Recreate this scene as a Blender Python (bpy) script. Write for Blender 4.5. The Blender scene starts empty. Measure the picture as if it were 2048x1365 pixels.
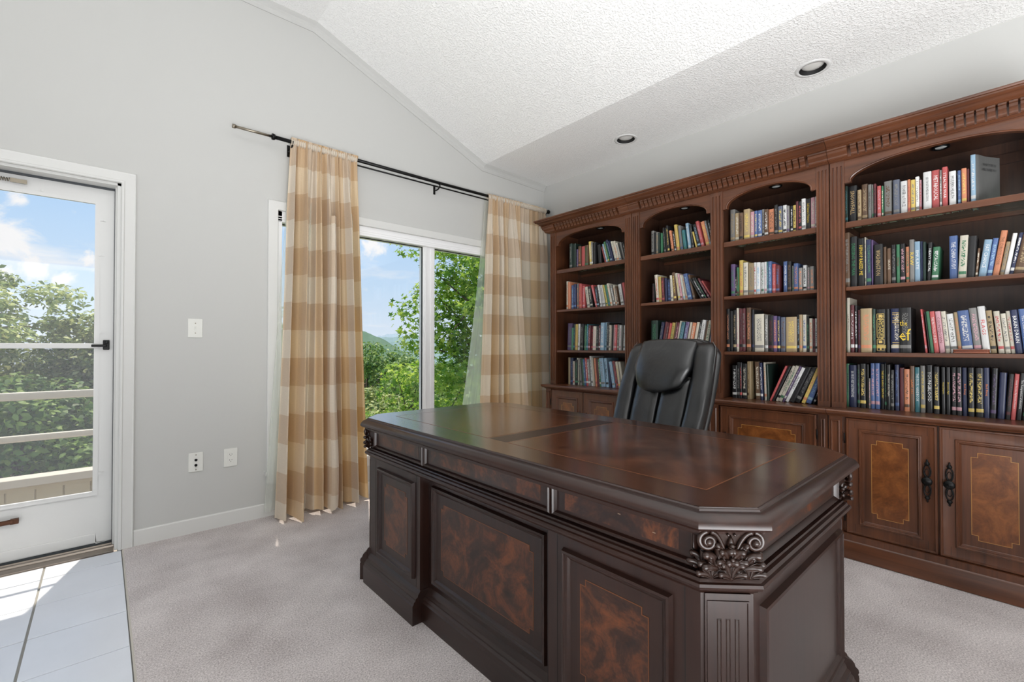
import bpy, bmesh, math, random
import numpy as np
from mathutils import Vector, Matrix
random.seed(7); np.random.seed(7)
PI = math.pi
sc = bpy.context.scene
COL = sc.collection

# ---------------------------------------------------------------- camera
cd = bpy.data.cameras.new('camera'); cam = bpy.data.objects.new('camera', cd); COL.objects.link(cam)
cd.sensor_width = 36.0; cd.lens = 917/2048*36; cd.clip_start = .05; cd.clip_end = 4000
cam.location = (0, 0, 1.14)
cam.rotation_euler = (math.radians(90)+math.atan(10.5/917), 0, -math.atan(820/917))
sc.camera = cam
# ---------------------------------------------------------------- view, bounces
sc.view_settings.view_transform = 'Standard'; sc.view_settings.look = 'None'
sc.view_settings.exposure = 0.0; sc.view_settings.gamma = 1.0; sc.view_settings.use_curve_mapping = False
cy = sc.cycles
cy.max_bounces = 8; cy.diffuse_bounces = 4; cy.glossy_bounces = 3; cy.transmission_bounces = 6; cy.transparent_max_bounces = 16
cy.use_denoising = True; cy.sample_clamp_indirect = 6.0; cy.caustics_reflective = False; cy.caustics_refractive = False
# ---------------------------------------------------------------- sky
world = bpy.data.worlds.new('sky'); sc.world = world; world.use_nodes = True
def sky():
    nt = world.node_tree; nt.nodes.clear(); N = nt.nodes.new; L = nt.links.new
    out = N('ShaderNodeOutputWorld'); bg = N('ShaderNodeBackground'); L(bg.outputs[0], out.inputs[0])
    tc = N('ShaderNodeTexCoord'); sep = N('ShaderNodeSeparateXYZ'); L(tc.outputs['Generated'], sep.inputs[0])
    g = N('ShaderNodeValToRGB'); L(sep.outputs[2], g.inputs[0])
    e = g.color_ramp.elements
    e[0].position = 0.0; e[0].color = (.78, .87, .98, 1)
    e[1].position = .55; e[1].color = (.30, .52, .93, 1)
    m = e.new(.12); m.color = (.60, .78, .98, 1)
    m = e.new(.28); m.color = (.44, .67, .97, 1)
    # clouds on a flat deck overhead: direction / (z + k)
    ad = N('ShaderNodeMath'); ad.operation = 'ADD'; ad.inputs[1].default_value = .12; L(sep.outputs[2], ad.inputs[0])
    dx = N('ShaderNodeMath'); dx.operation = 'DIVIDE'; L(sep.outputs[0], dx.inputs[0]); L(ad.outputs[0], dx.inputs[1])
    dy = N('ShaderNodeMath'); dy.operation = 'DIVIDE'; L(sep.outputs[1], dy.inputs[0]); L(ad.outputs[0], dy.inputs[1])
    cb = N('ShaderNodeCombineXYZ'); L(dx.outputs[0], cb.inputs[0]); L(dy.outputs[0], cb.inputs[1]); cb.inputs[2].default_value = 3.7
    n = N('ShaderNodeTexNoise'); n.inputs['Scale'].default_value = 1.15; n.inputs['Detail'].default_value = 7; n.inputs['Roughness'].default_value = .55
    L(cb.outputs[0], n.inputs['Vector'])
    r = N('ShaderNodeValToRGB'); r.color_ramp.elements[0].position = .56; r.color_ramp.elements[1].position = .78; L(n.outputs[0], r.inputs[0])
    # a few separate cumulus clouds: rounded patches of sky with frayed edges
    fn = N('ShaderNodeTexNoise'); fn.inputs['Scale'].default_value = 15; fn.inputs['Detail'].default_value = 8; fn.inputs['Roughness'].default_value = .62; fn.inputs['Distortion'].default_value = .5; L(tc.outputs['Generated'], fn.inputs['Vector'])
    last = r.outputs[0]
    for x_, y_, z_, rad in ((-0.108, 0.981, 0.161, 0.045), (-0.143, 0.985, 0.093, 0.056), (-0.073, 0.991, 0.115, 0.026), (-0.091, 0.973, 0.213, 0.019), (-0.031, 0.977, 0.209, 0.013), (-0.016, 0.99, 0.137, 0.01), (0.411, 0.887, 0.21, 0.041), (0.356, 0.917, 0.179, 0.06), (-0.052, 0.993, 0.103, 0.015), (0.077, 0.962, 0.263, 0.05)):
        dt = N('ShaderNodeVectorMath'); dt.operation = 'DISTANCE'; L(tc.outputs['Generated'], dt.inputs[0]); dt.inputs[1].default_value = (x_, y_, z_)
        k = N('ShaderNodeMath'); k.operation = 'MULTIPLY_ADD'; L(fn.outputs[0], k.inputs[0]); k.inputs[1].default_value = rad*2.6+.05; L(dt.outputs['Value'], k.inputs[2])
        q = N('ShaderNodeMapRange'); q.interpolation_type = 'SMOOTHSTEP'; L(k.outputs[0], q.inputs[0]); q.inputs[1].default_value = rad*2.35+.025; q.inputs[2].default_value = rad*1.7+.02; q.inputs[3].default_value = 0; q.inputs[4].default_value = 1
        mxx = N('ShaderNodeMath'); mxx.operation = 'MAXIMUM'; L(last, mxx.inputs[0]); L(q.outputs[0], mxx.inputs[1]); last = mxx.outputs[0]
    mx = N('ShaderNodeMix'); mx.data_type = 'RGBA'; L(last, mx.inputs[0]); L(g.outputs[0], mx.inputs[6]); mx.inputs[7].default_value = (.97, .97, .98, 1)
    L(mx.outputs[2], bg.inputs[0]); bg.inputs[1].default_value = 1.0
sky()
def lamp(name, kind, loc, direction, energy, color=(1, 1, 1), size=None, size_y=None, angle=None, spread=None):
    d = bpy.data.lights.new(name, kind); o = bpy.data.objects.new(name, d); COL.objects.link(o)
    d.energy = energy; d.color = color; o.location = loc
    o.rotation_euler = Vector(direction).to_track_quat('-Z', 'Y').to_euler()
    if kind == 'AREA':
        d.shape = 'RECTANGLE'; d.size = size; d.size_y = size_y
        if spread: d.spread = spread
    if angle: d.angle = angle
    return o
el = math.radians(70.2)
lamp('sun', 'SUN', (0, 8, 12), (-.3*math.cos(el), -.954*math.cos(el), -math.sin(el)), 5.8, (1, .90, .76), angle=math.radians(.6))
# area fills added before the two unseen walls to brighten the room
lamp('fill_rear', 'AREA', (-.6, -2.92, 1.5), (.08, 1, .0), 44, (.97, .98, 1), 3.6, 1.8)
lamp('fill_left', 'AREA', (-2.85, .3, 1.6), (1, .05, .35), 25, (.94, .97, 1), 4.6, 2.0)
# upward fill added behind the camera, out of view, to brighten the ceiling
lamp('ceiling_fill', 'AREA', (.05, -1.3, .5), (.38, .40, 1), 144, (.965, .98, 1), 2.2, 1.6, spread=math.radians(135))

# ---------------------------------------------------------------- helpers
def to_lin(c):
    return tuple((x/12.92 if x <= .04045 else ((x+.055)/1.055)**2.4) for x in c)
def rgb(r, g, b):
    return to_lin((r/255, g/255, b/255)) + (1,)
def nodes(name):
    m = bpy.data.materials.new(name); m.use_nodes = True
    nt = m.node_tree; b = nt.nodes['Principled BSDF']
    return m, nt, b, nt.nodes.new, nt.links.new
def plain(name, col, rough=.5, metal=0, coat=0, spec=.5, noise=None, bump=None):
    m, nt, b, N, L = nodes(name)
    b.inputs['Base Color'].default_value = col; b.inputs['Roughness'].default_value = rough
    b.inputs['Metallic'].default_value = metal; b.inputs['Coat Weight'].default_value = coat
    b.inputs['Specular IOR Level'].default_value = spec
    if noise or bump:
        tc = N('ShaderNodeTexCoord'); n = N('ShaderNodeTexNoise'); L(tc.outputs['Object'], n.inputs['Vector'])
        n.inputs['Scale'].default_value = (noise or bump)[0]; n.inputs['Detail'].default_value = 4
        if noise:
            mx = N('ShaderNodeMix'); mx.data_type = 'RGBA'; L(n.outputs[0], mx.inputs[0])
            k = noise[1]; mx.inputs[6].default_value = tuple(c*(1-k) for c in col[:3])+(1,); mx.inputs[7].default_value = tuple(min(1, c*(1+k)) for c in col[:3])+(1,)
            L(mx.outputs[2], b.inputs['Base Color'])
        if bump:
            bp = N('ShaderNodeBump'); bp.inputs['Strength'].default_value = bump[1]; bp.inputs['Distance'].default_value = bump[2]
            L(n.outputs[0], bp.inputs['Height']); L(bp.outputs[0], b.inputs['Normal'])
    return m
def wood(name, dark, mid, grain=(3, 3, 40), rough=.33, coat=.25, axis=2, contrast=.85):
    """straight-grained stained wood, the grain running along the given axis"""
    m, nt, b, N, L = nodes(name)
    tc = N('ShaderNodeTexCoord'); mp = N('ShaderNodeMapping'); L(tc.outputs['Object'], mp.inputs[0])
    s = [55, 55, 55]; s[axis] = 2.2; mp.inputs['Scale'].default_value = s
    n = N('ShaderNodeTexNoise'); n.inputs['Scale'].default_value = 1.0; n.inputs['Detail'].default_value = 5; n.inputs['Distortion'].default_value = .6
    L(mp.outputs[0], n.inputs['Vector'])
    n2 = N('ShaderNodeTexNoise'); n2.inputs['Scale'].default_value = 3.0; n2.inputs['Detail'].default_value = 2; L(tc.outputs['Object'], n2.inputs['Vector'])
    ad = N('ShaderNodeMath'); ad.operation = 'ADD'; L(n.outputs[0], ad.inputs[0]); L(n2.outputs[0], ad.inputs[1])
    r = N('ShaderNodeMapRange'); r.inputs[1].default_value = 1-contrast*.5; r.inputs[2].default_value = 1+contrast*.5; L(ad.outputs[0], r.inputs[0])
    mx = N('ShaderNodeMix'); mx.data_type = 'RGBA'; L(r.outputs[0], mx.inputs[0]); mx.inputs[6].default_value = dark; mx.inputs[7].default_value = mid
    L(mx.outputs[2], b.inputs['Base Color'])
    b.inputs['Roughness'].default_value = rough; b.inputs['Coat Weight'].default_value = coat; b.inputs['Coat Roughness'].default_value = .18
    bp = N('ShaderNodeBump'); bp.inputs['Strength'].default_value = .12; bp.inputs['Distance'].default_value = .001; L(n.outputs[0], bp.inputs['Height']); L(bp.outputs[0], b.inputs['Normal'])
    return m
def burl(name, dark, mid, light, scale=9, rough=.3, coat=.4):
    m, nt, b, N, L = nodes(name)
    tc = N('ShaderNodeTexCoord')
    n = N('ShaderNodeTexNoise'); n.inputs['Scale'].default_value = scale; n.inputs['Detail'].default_value = 6; n.inputs['Roughness'].default_value = .65; n.inputs['Distortion'].default_value = 2.2
    L(tc.outputs['Object'], n.inputs['Vector'])
    n2 = N('ShaderNodeTexNoise'); n2.inputs['Scale'].default_value = scale*4.5; n2.inputs['Detail'].default_value = 4; n2.inputs['Distortion'].default_value = 3.0
    L(tc.outputs['Object'], n2.inputs['Vector'])
    ad = N('ShaderNodeMath'); ad.operation = 'MULTIPLY_ADD'; L(n2.outputs[0], ad.inputs[0]); ad.inputs[1].default_value = .25; L(n.outputs[0], ad.inputs[2])
    r = N('ShaderNodeValToRGB'); L(ad.outputs[0], r.inputs[0]); e = r.color_ramp.elements
    e[0].position = .46; e[0].color = dark; e[1].position = .80; e[1].color = light
    k = e.new(.61); k.color = mid
    L(r.outputs[0], b.inputs['Base Color'])
    b.inputs['Roughness'].default_value = rough; b.inputs['Coat Weight'].default_value = coat; b.inputs['Coat Roughness'].default_value = .15
    return m

hor = lambda a, b, c: (a, b, c)
def fx(X): return lambda a, b, c: (X-c, a, b)      # a face looking to -x: a = y, b = z, c = outwards
def fy(Y): return lambda a, b, c: (a, Y-c, b)      # a face looking to -y: a = x, b = z
def obj(name, bm, mat, parent=None, smooth=False, kind=None, label=None, bevel=None, mats=None):
    bmesh.ops.remove_doubles(bm, verts=bm.verts, dist=1e-6) if len(bm.verts) < 60000 else None
    bmesh.ops.recalc_face_normals(bm, faces=bm.faces)
    me = bpy.data.meshes.new(name)
    off = Vector(parent.matrix_basis.translation) if parent else None
    if off is not None:
        p = parent.parent
        while p: off = off + p.matrix_basis.translation; p = p.parent
        bmesh.ops.translate(bm, verts=bm.verts, vec=-off)
    bm.to_mesh(me); bm.free()
    me.polygons.foreach_set('use_smooth', [True]*len(me.polygons))
    if not smooth and not bevel and not kind: me.set_sharp_from_angle(angle=math.radians(37))
    elif not smooth: me.polygons.foreach_set('use_smooth', [False]*len(me.polygons))
    for mm in (mats or [mat]): me.materials.append(mm)
    o = bpy.data.objects.new(name, me); COL.objects.link(o)
    if parent: o.parent = parent
    if kind: o['kind'] = kind
    if label: o['label'] = label
    if bevel:
        md = o.modifiers.new('bevel', 'BEVEL'); md.width = bevel; md.segments = 2; md.limit_method = 'ANGLE'; md.angle_limit = math.radians(35)
    return o
def tag(o, label, cat, group=None):
    o['label'] = label; o['category'] = cat
    if group: o['group'] = group
    return o
def thing(name, loc, label, cat, group=None):
    o = bpy.data.objects.new(name, None); COL.objects.link(o); o.location = loc; o.empty_display_size = .1
    return tag(o, label, cat, group)
def box(bm, a0, a1, b0, b1, c0, c1, F=hor, mi=0):
    v = [bm.verts.new(F(a, b, c)) for a in (a0, a1) for b in (b0, b1) for c in (c0, c1)]
    for q in ((0, 1, 3, 2), (4, 6, 7, 5), (0, 4, 5, 1), (2, 3, 7, 6), (0, 2, 6, 4), (1, 5, 7, 3)):
        f = bm.faces.new([v[i] for i in q]); f.material_index = mi
    return v
def B(*boxes, F=hor):
    bm = bmesh.new()
    for b in boxes: box(bm, *b, F=F)
    return bm
def mold(bm, path, prof, closed=False, F=hor, caps=True):
    """sweep a profile [(offset to the left of the path, height)] along a flat path with mitred corners"""
    n = len(path); P = [Vector(p) for p in path]; rings = []
    for i in range(n):
        if closed or 0 < i < n-1:
            d0 = (P[i]-P[i-1]).normalized(); d1 = (P[(i+1) % n]-P[i]).normalized()
        elif i == 0: d0 = d1 = (P[1]-P[0]).normalized()
        else: d0 = d1 = (P[i]-P[i-1]).normalized()
        n0 = Vector((-d0.y, d0.x)); n1 = Vector((-d1.y, d1.x)); m = (n0+n1)
        m = m/ max(.15, (1+n0.dot(n1)))
        rings.append([bm.verts.new(F(P[i].x+m.x*o, P[i].y+m.y*o, c)) for o, c in prof])
    k = len(prof)
    for i in range(n if closed else n-1):
        a, b = rings[i], rings[(i+1) % n]
        for j in range(k-1):
            bm.faces.new((a[j], a[j+1], b[j+1], b[j]))
    if caps and not closed and k > 2:
        bm.faces.new(rings[0]); bm.faces.new(rings[-1][::-1])
    return rings
def rect(a0, a1, b0, b1):      # counter-clockwise: left of the path is inside
    return [(a0, b0), (a1, b0), (a1, b1), (a0, b1)]
def prism(bm, pts, c0, c1, F=hor):
    lo = [bm.verts.new(F(a, b, c0)) for a, b in pts]; hi = [bm.verts.new(F(a, b, c1)) for a, b in pts]
    bm.faces.new(lo[::-1]); bm.faces.new(hi)
    n = len(pts)
    for i in range(n): bm.faces.new((lo[i], lo[(i+1) % n], hi[(i+1) % n], hi[i]))
def tube(bm, pts, r, seg=8, caps=True):
    P = [Vector(p) for p in pts]; rings = []
    rs = r if isinstance(r, (list, tuple)) else [r]*len(P)
    up = Vector((0, 0, 1)); prev = None
    for i, p in enumerate(P):
        d = ((P[i+1] if i < len(P)-1 else P[i])-(P[i-1] if i else P[i])).normalized()
        if prev is None:
            x = d.cross(up)
            if x.length < .1: x = d.cross(Vector((1, 0, 0)))
        else: x = prev-d*prev.dot(d)
        x.normalize(); prev = x; y = d.cross(x)
        rings.append([bm.verts.new(p+(x*math.cos(2*PI*k/seg)+y*math.sin(2*PI*k/seg))*rs[i]) for k in range(seg)])
    for i in range(len(P)-1):
        for k in range(seg):
            bm.faces.new((rings[i][k], rings[i][(k+1) % seg], rings[i+1][(k+1) % seg], rings[i+1][k]))
    if caps:
        bm.faces.new(rings[0][::-1]); bm.faces.new(rings[-1])
def lathe(bm, prof, c, seg=24, M=None, cap=True):
    """prof [(r, h)] spun about z through c; M optionally turns the axis"""
    rings = []
    for r, h in prof:
        ring = []
        for k in range(seg):
            v = Vector((r*math.cos(2*PI*k/seg), r*math.sin(2*PI*k/seg), h))
            if M: v = M @ v
            ring.append(bm.verts.new(v+Vector(c)))
        rings.append(ring)
    for i in range(len(prof)-1):
        for k in range(seg):
            bm.faces.new((rings[i][k], rings[i][(k+1) % seg], rings[i+1][(k+1) % seg], rings[i+1][k]))
    if cap and prof[0][0] > 1e-5: bm.faces.new(rings[0][::-1])
    if cap and prof[-1][0] > 1e-5: bm.faces.new(rings[-1])
    bmesh.ops.remove_doubles(bm, verts=bm.verts, dist=1e-6)
def place(src, name, loc, parent):
    o = src.copy(); o.name = name; COL.objects.link(o); o.parent = parent; o.location = loc
    return o

# ---------------------------------------------------------------- materials
wall_m = plain('painted_wall', rgb(199, 199, 196), .75, spec=.25, bump=(220, .05, .001))
trim_m = plain('white_trim_paint', rgb(218, 218, 215), .45)
def popcorn():
    m, nt, b, N, L = nodes('textured_ceiling')
    b.inputs['Base Color'].default_value = rgb(252, 252, 250); b.inputs['Roughness'].default_value = .9; b.inputs['Specular IOR Level'].default_value = .1
    tc = N('ShaderNodeTexCoord'); n = N('ShaderNodeTexNoise'); n.inputs['Scale'].default_value = 85; n.inputs['Detail'].default_value = 3; n.inputs['Roughness'].default_value = .6
    L(tc.outputs['Object'], n.inputs['Vector'])
    r = N('ShaderNodeMapRange'); r.inputs[1].default_value = .46; r.inputs[2].default_value = .66; L(n.outputs[0], r.inputs[0])
    bp = N('ShaderNodeBump'); bp.inputs['Strength'].default_value = .6; bp.inputs['Distance'].default_value = .005; L(r.outputs[0], bp.inputs['Height']); L(bp.outputs[0], b.inputs['Normal'])
    return m
ceil_m = popcorn()
def carpet():
    m, nt, b, N, L = nodes('carpet_pile')
    tc = N('ShaderNodeTexCoord')
    n = N('ShaderNodeTexNoise'); n.inputs['Scale'].default_value = 170; n.inputs['Detail'].default_value = 4; n.inputs['Roughness'].default_value = .75; L(tc.outputs['Object'], n.inputs['Vector'])
    n2 = N('ShaderNodeTexNoise'); n2.inputs['Scale'].default_value = 3.2; n2.inputs['Detail'].default_value = 3; L(tc.outputs['Object'], n2.inputs['Vector'])
    ad = N('ShaderNodeMath'); ad.operation = 'MULTIPLY_ADD'; L(n2.outputs[0], ad.inputs[0]); ad.inputs[1].default_value = .35; L(n.outputs[0], ad.inputs[2])
    r = N('ShaderNodeValToRGB'); L(ad.outputs[0], r.inputs[0]); e = r.color_ramp.elements
    e[0].position = .48; e[0].color = rgb(150, 138, 136); e[1].position = .84; e[1].color = rgb(248, 240, 238)
    L(r.outputs[0], b.inputs['Base Color']); b.inputs['Roughness'].default_value = .95; b.inputs['Specular IOR Level'].default_value = .1
    b.inputs['Sheen Weight'].default_value = .2
    bp = N('ShaderNodeBump'); bp.inputs['Strength'].default_value = .8; bp.inputs['Distance'].default_value = .006; L(n.outputs[0], bp.inputs['Height']); L(bp.outputs[0], b.inputs['Normal'])
    return m
carpet_m = carpet()
tile_m = plain('glazed_floor_tile', rgb(224, 228, 236), .26, noise=(6, .06))
grout_m = plain('grout', rgb(150, 148, 142), .9)
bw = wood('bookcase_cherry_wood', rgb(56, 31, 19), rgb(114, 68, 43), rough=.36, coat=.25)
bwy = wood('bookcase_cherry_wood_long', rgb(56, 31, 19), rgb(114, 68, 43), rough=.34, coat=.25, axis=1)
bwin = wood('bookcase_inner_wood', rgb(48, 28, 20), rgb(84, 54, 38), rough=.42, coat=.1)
bburl = burl('bookcase_burl_veneer', rgb(92, 50, 24), rgb(112, 64, 30), rgb(136, 82, 40), 7)
inlay_m = plain('inlay_line', rgb(176, 128, 66), .4)
dw = wood('desk_dark_wood', rgb(24, 12, 9), rgb(50, 27, 19), rough=.35, coat=.16, axis=1)
dwz = wood('desk_dark_wood_upright', rgb(24, 12, 9), rgb(50, 27, 19), rough=.35, coat=.16, axis=2)
dburl = burl('desk_burl_veneer', rgb(32, 16, 11), rgb(56, 30, 18), rgb(106, 57, 27), 6, .32, .25)
dinlay = plain('desk_inlay_line', rgb(112, 66, 34), .4)
carve_m = plain('carved_dark_wood', rgb(40, 23, 16), .36, coat=.2, noise=(30, .5))
black_iron = plain('black_iron', rgb(22, 22, 22), .38, metal=.6)
steel = plain('brushed_steel', rgb(150, 142, 128), .3, metal=1)
white_metal = plain('white_enamelled_metal', rgb(226, 226, 224), .35)
grey_strip = plain('grey_weatherstrip', rgb(70, 74, 78), .6)
alu = plain('aluminium', rgb(150, 140, 130), .35, metal=.8)
white_plastic = plain('white_plastic', rgb(228, 228, 222), .35)
dark_slot = plain('dark_slot', rgb(20, 20, 20), .7)
def glass(name, tint=(1, 1, 1, 1), refl=.06):
    m, nt, b, N, L = nodes(name); nt.nodes.remove(b)
    out = nt.nodes['Material Output']; t = N('ShaderNodeBsdfTransparent'); t.inputs[0].default_value = tint
    g = N('ShaderNodeBsdfGlossy'); g.inputs['Roughness'].default_value = .02
    lw = N('ShaderNodeLayerWeight'); lw.inputs[0].default_value = .5; pw = N('ShaderNodeMath'); pw.operation = 'POWER'; pw.inputs[1].default_value = 4.5; L(lw.outputs['Facing'], pw.inputs[0])
    fr = N('ShaderNodeMath'); fr.operation = 'MULTIPLY_ADD'; fr.inputs[1].default_value = .5; fr.inputs[2].default_value = .035; L(pw.outputs[0], fr.inputs[0])
    mx = N('ShaderNodeMixShader'); L(fr.outputs[0], mx.inputs[0]); L(t.outputs[0], mx.inputs[1]); L(g.outputs[0], mx.inputs[2]); L(mx.outputs[0], out.inputs[0])
    return m
glass_m = glass('window_glass'); shelf_glass = glass('green_shelf_glass', (.86, .93, .89, 1))
def screen():
    m, nt, b, N, L = nodes('insect_screen'); out = nt.nodes['Material Output']
    b.inputs['Base Color'].default_value = rgb(170, 172, 176); b.inputs['Roughness'].default_value = .6
    t = N('ShaderNodeBsdfTransparent'); mx = N('ShaderNodeMixShader'); mx.inputs[0].default_value = .22
    L(t.outputs[0], mx.inputs[1]); L(b.outputs[0], mx.inputs[2]); L(mx.outputs[0], out.inputs[0]); return m
screen_m = screen()
def sheer():
    m, nt, b, N, L = nodes('sheer_voile'); out = nt.nodes['Material Output']
    d = N('ShaderNodeBsdfDiffuse'); d.inputs[0].default_value = (.86, .90, .84, 1)
    tl = N('ShaderNodeBsdfTranslucent'); tl.inputs[0].default_value = (.86, .92, .82, 1)
    t = N('ShaderNodeBsdfTransparent'); a = N('ShaderNodeMixShader'); L(d.outputs[0], a.inputs[1]); L(tl.outputs[0], a.inputs[2])
    mx = N('ShaderNodeMixShader'); mx.inputs[0].default_value = .40
    L(t.outputs[0], mx.inputs[1]); L(a.outputs[0], mx.inputs[2]); L(mx.outputs[0], out.inputs[0]); nt.nodes.remove(b); return m
sheer_m = sheer()
def plaid():
    """silky check: broad bands both ways, read from the cloth's own UV (metres)"""
    m, nt, b, N, L = nodes('checked_silk'); out = nt.nodes['Material Output']
    uv = N('ShaderNodeUVMap'); sep = N('ShaderNodeSeparateXYZ'); L(uv.outputs[0], sep.inputs[0])
    def band(s, period, phase):
        a = N('ShaderNodeMath'); a.operation = 'MULTIPLY_ADD'; L(s, a.inputs[0]); a.inputs[1].default_value = 1/period; a.inputs[2].default_value = phase
        f = N('ShaderNodeMath'); f.operation = 'FRACT'; L(a.outputs[0], f.inputs[0])
        g = N('ShaderNodeMath'); g.operation = 'GREATER_THAN'; L(f.outputs[0], g.inputs[0]); g.inputs[1].default_value = .5; return g.outputs[0]
    h = band(sep.outputs[1], .374, .162); v = band(sep.outputs[0], .40, .1)
    m1 = N('ShaderNodeMix'); m1.data_type = 'RGBA'; L(h, m1.inputs[0]); m1.inputs[6].default_value = rgb(222, 209, 190); m1.inputs[7].default_value = rgb(206, 184, 158)
    m2 = N('ShaderNodeMix'); m2.data_type = 'RGBA'; m2.blend_type = 'MULTIPLY'; L(v, m2.inputs[0]); L(m1.outputs[2], m2.inputs[6]); m2.inputs[7].default_value = (.98, .87, .70, 1)
    n = N('ShaderNodeTexNoise'); mp = N('ShaderNodeMapping'); mp.inputs['Scale'].default_value = (8, 260, 1); L(uv.outputs[0], mp.inputs[0]); L(mp.outputs[0], n.inputs['Vector']); n.inputs['Detail'].default_value = 2
    m3 = N('ShaderNodeMix'); m3.data_type = 'RGBA'; m3.blend_type = 'MULTIPLY'; m3.inputs[0].default_value = .35
    L(m2.outputs[2], m3.inputs[6]); L(n.outputs[0], m3.inputs[7])
    hs = N('ShaderNodeHueSaturation'); hs.inputs['Value'].default_value = 1.22; hs.inputs['Saturation'].default_value = .95; L(m3.outputs[2], hs.inputs['Color'])
    L(hs.outputs[0], b.inputs['Base Color']); b.inputs['Roughness'].default_value = .55; b.inputs['Sheen Weight'].default_value = .3
    tl = N('ShaderNodeBsdfTranslucent'); hs2 = N('ShaderNodeHueSaturation'); hs2.inputs['Saturation'].default_value = 1.9; hs2.inputs['Value'].default_value = 1.0
    L(hs.outputs[0], hs2.inputs['Color']); L(hs2.outputs[0], tl.inputs[0])
    mx = N('ShaderNodeMixShader'); mx.inputs[0].default_value = .20; L(b.outputs[0], mx.inputs[1]); L(tl.outputs[0], mx.inputs[2]); L(mx.outputs[0], out.inputs[0])
    return m
plaid_m = plaid()
def leather():
    m, nt, b, N, L = nodes('black_leather')
    b.inputs['Base Color'].default_value = rgb(12, 13, 15); b.inputs['Roughness'].default_value = .34; b.inputs['Coat Weight'].default_value = .7; b.inputs['Coat Roughness'].default_value = .26
    tc = N('ShaderNodeTexCoord'); v = N('ShaderNodeTexVoronoi'); v.inputs['Scale'].default_value = 330; L(tc.outputs['Object'], v.inputs['Vector'])
    n = N('ShaderNodeTexNoise'); n.inputs['Scale'].default_value = 9; n.inputs['Detail'].default_value = 3; n.inputs['Distortion'].default_value = 1; L(tc.outputs['Object'], n.inputs['Vector'])
    b1 = N('ShaderNodeBump'); b1.inputs['Strength'].default_value = .08; b1.inputs['Distance'].default_value = .001; L(v.outputs[0], b1.inputs['Height'])
    b2 = N('ShaderNodeBump'); b2.inputs['Strength'].default_value = .35; b2.inputs['Distance'].default_value = .012; L(n.outputs[0], b2.inputs['Height']); L(b1.outputs[0], b2.inputs['Normal'])
    L(b2.outputs[0], b.inputs['Normal']); return m
leather_m = leather()
thread_m = plain('grey_thread', rgb(120, 120, 120), .6)

# ================================================================ the room
YW, XB = 3.40, 3.50                         # inner faces of the window wall and of the bookcase wall
CE = [(-3.0, 3.46), (1.13, 3.46), (2.67, 2.85), (3.5, 2.835)]
def ceil_z(x):
    for (x0, z0), (x1, z1) in zip(CE, CE[1:]):
        if x0 <= x <= x1: return z0+(z1-z0)*(x-x0)/(x1-x0)
    return CE[-1][1]
DX0, DX1, DZ = -.86, .075, 2.06            # door opening
WX0, WX1, WZ0, WZ1 = .89, 3.31, .28, 2.07  # window opening
def wall_back():
    bm = bmesh.new()
    def col(x0, x1, z0, z1=None):
        if z1 is None:
            prism(bm, [(x0, z0), (x1, z0), (x1, ceil_z(x1)+.03), (x0, ceil_z(x0)+.03)], -.16, 0, fy(YW))
        else: box(bm, x0, x1, z0, z1, -.16, 0, fy(YW))
    col(-3.1, DX0, -.1) if False else prism(bm, [(-3.1, -.1), (DX0, -.1), (DX0, 3.49), (-3.1, 3.49)], -.16, 0, fy(YW))
    col(DX0, DX1, DZ); col(DX1, WX0, -.1)
    col(WX0, WX1, -.1, WZ0); col(WX0, 1.13, WZ1); col(1.13, 2.67, WZ1); col(2.67, WX1, WZ1); col(WX1, 3.5, -.1)
    return bm
obj('wall_back', wall_back(), wall_m, kind='structure')
obj('wall_right', B((XB, XB+.1, -3.0, YW+.16, -.1, 2.9)), wall_m, kind='structure')
obj('wall_left', B((-3.1, -3.0, -3.0, YW, -.1, 3.5)), wall_m, kind='structure')
obj('wall_front', B((-3.1, XB+.1, -3.1, -3.0, -.1, 3.5)), wall_m, kind='structure')
bm = bmesh.new()
fxz = lambda a, b, c: (a, c, b)
LIGHTS = [(3.225, .85), (3.195, 2.17)]
for (x0, z0), (x1, z1) in list(zip(CE, CE[1:]))[:2]:
    prism(bm, [(x0-.0, z0), (x1, z1), (x1, z1+.1), (x0, z0+.1)], -3.0, YW, fxz)
# the low part, with a round opening for each recessed light
def cq(*p): bm.faces.new([bm.verts.new((x, y, ceil_z(x)+h)) for x, y, h in p])
def cr_(x0, x1, y0, y1, h=0): cq((x0, y0, h), (x1, y0, h), (x1, y1, h), (x0, y1, h))
yy0 = -3.0; S_ = .12
for lx, ly in LIGHTS:
    cr_(2.67, 3.5, yy0, ly-S_); cr_(2.67, lx-S_, ly-S_, ly+S_); cr_(lx+S_, 3.5, ly-S_, ly+S_); yy0 = ly+S_
    for k in range(32):
        a0, a1 = 2*PI*k/32+PI/4, 2*PI*(k+1)/32+PI/4
        def sq(a): m = max(abs(math.cos(a)), abs(math.sin(a))); return (lx+S_*math.cos(a)/m, ly+S_*math.sin(a)/m, 0)
        def ci(a): return (lx+.072*math.cos(a), ly+.072*math.sin(a), 0)
        cq(ci(a0), sq(a0), sq(a1), ci(a1))
cr_(2.67, 3.5, yy0, YW); cr_(2.67, 3.5, -3.0, YW, .12)
obj('ceiling', bm, ceil_m, kind='structure')
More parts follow.
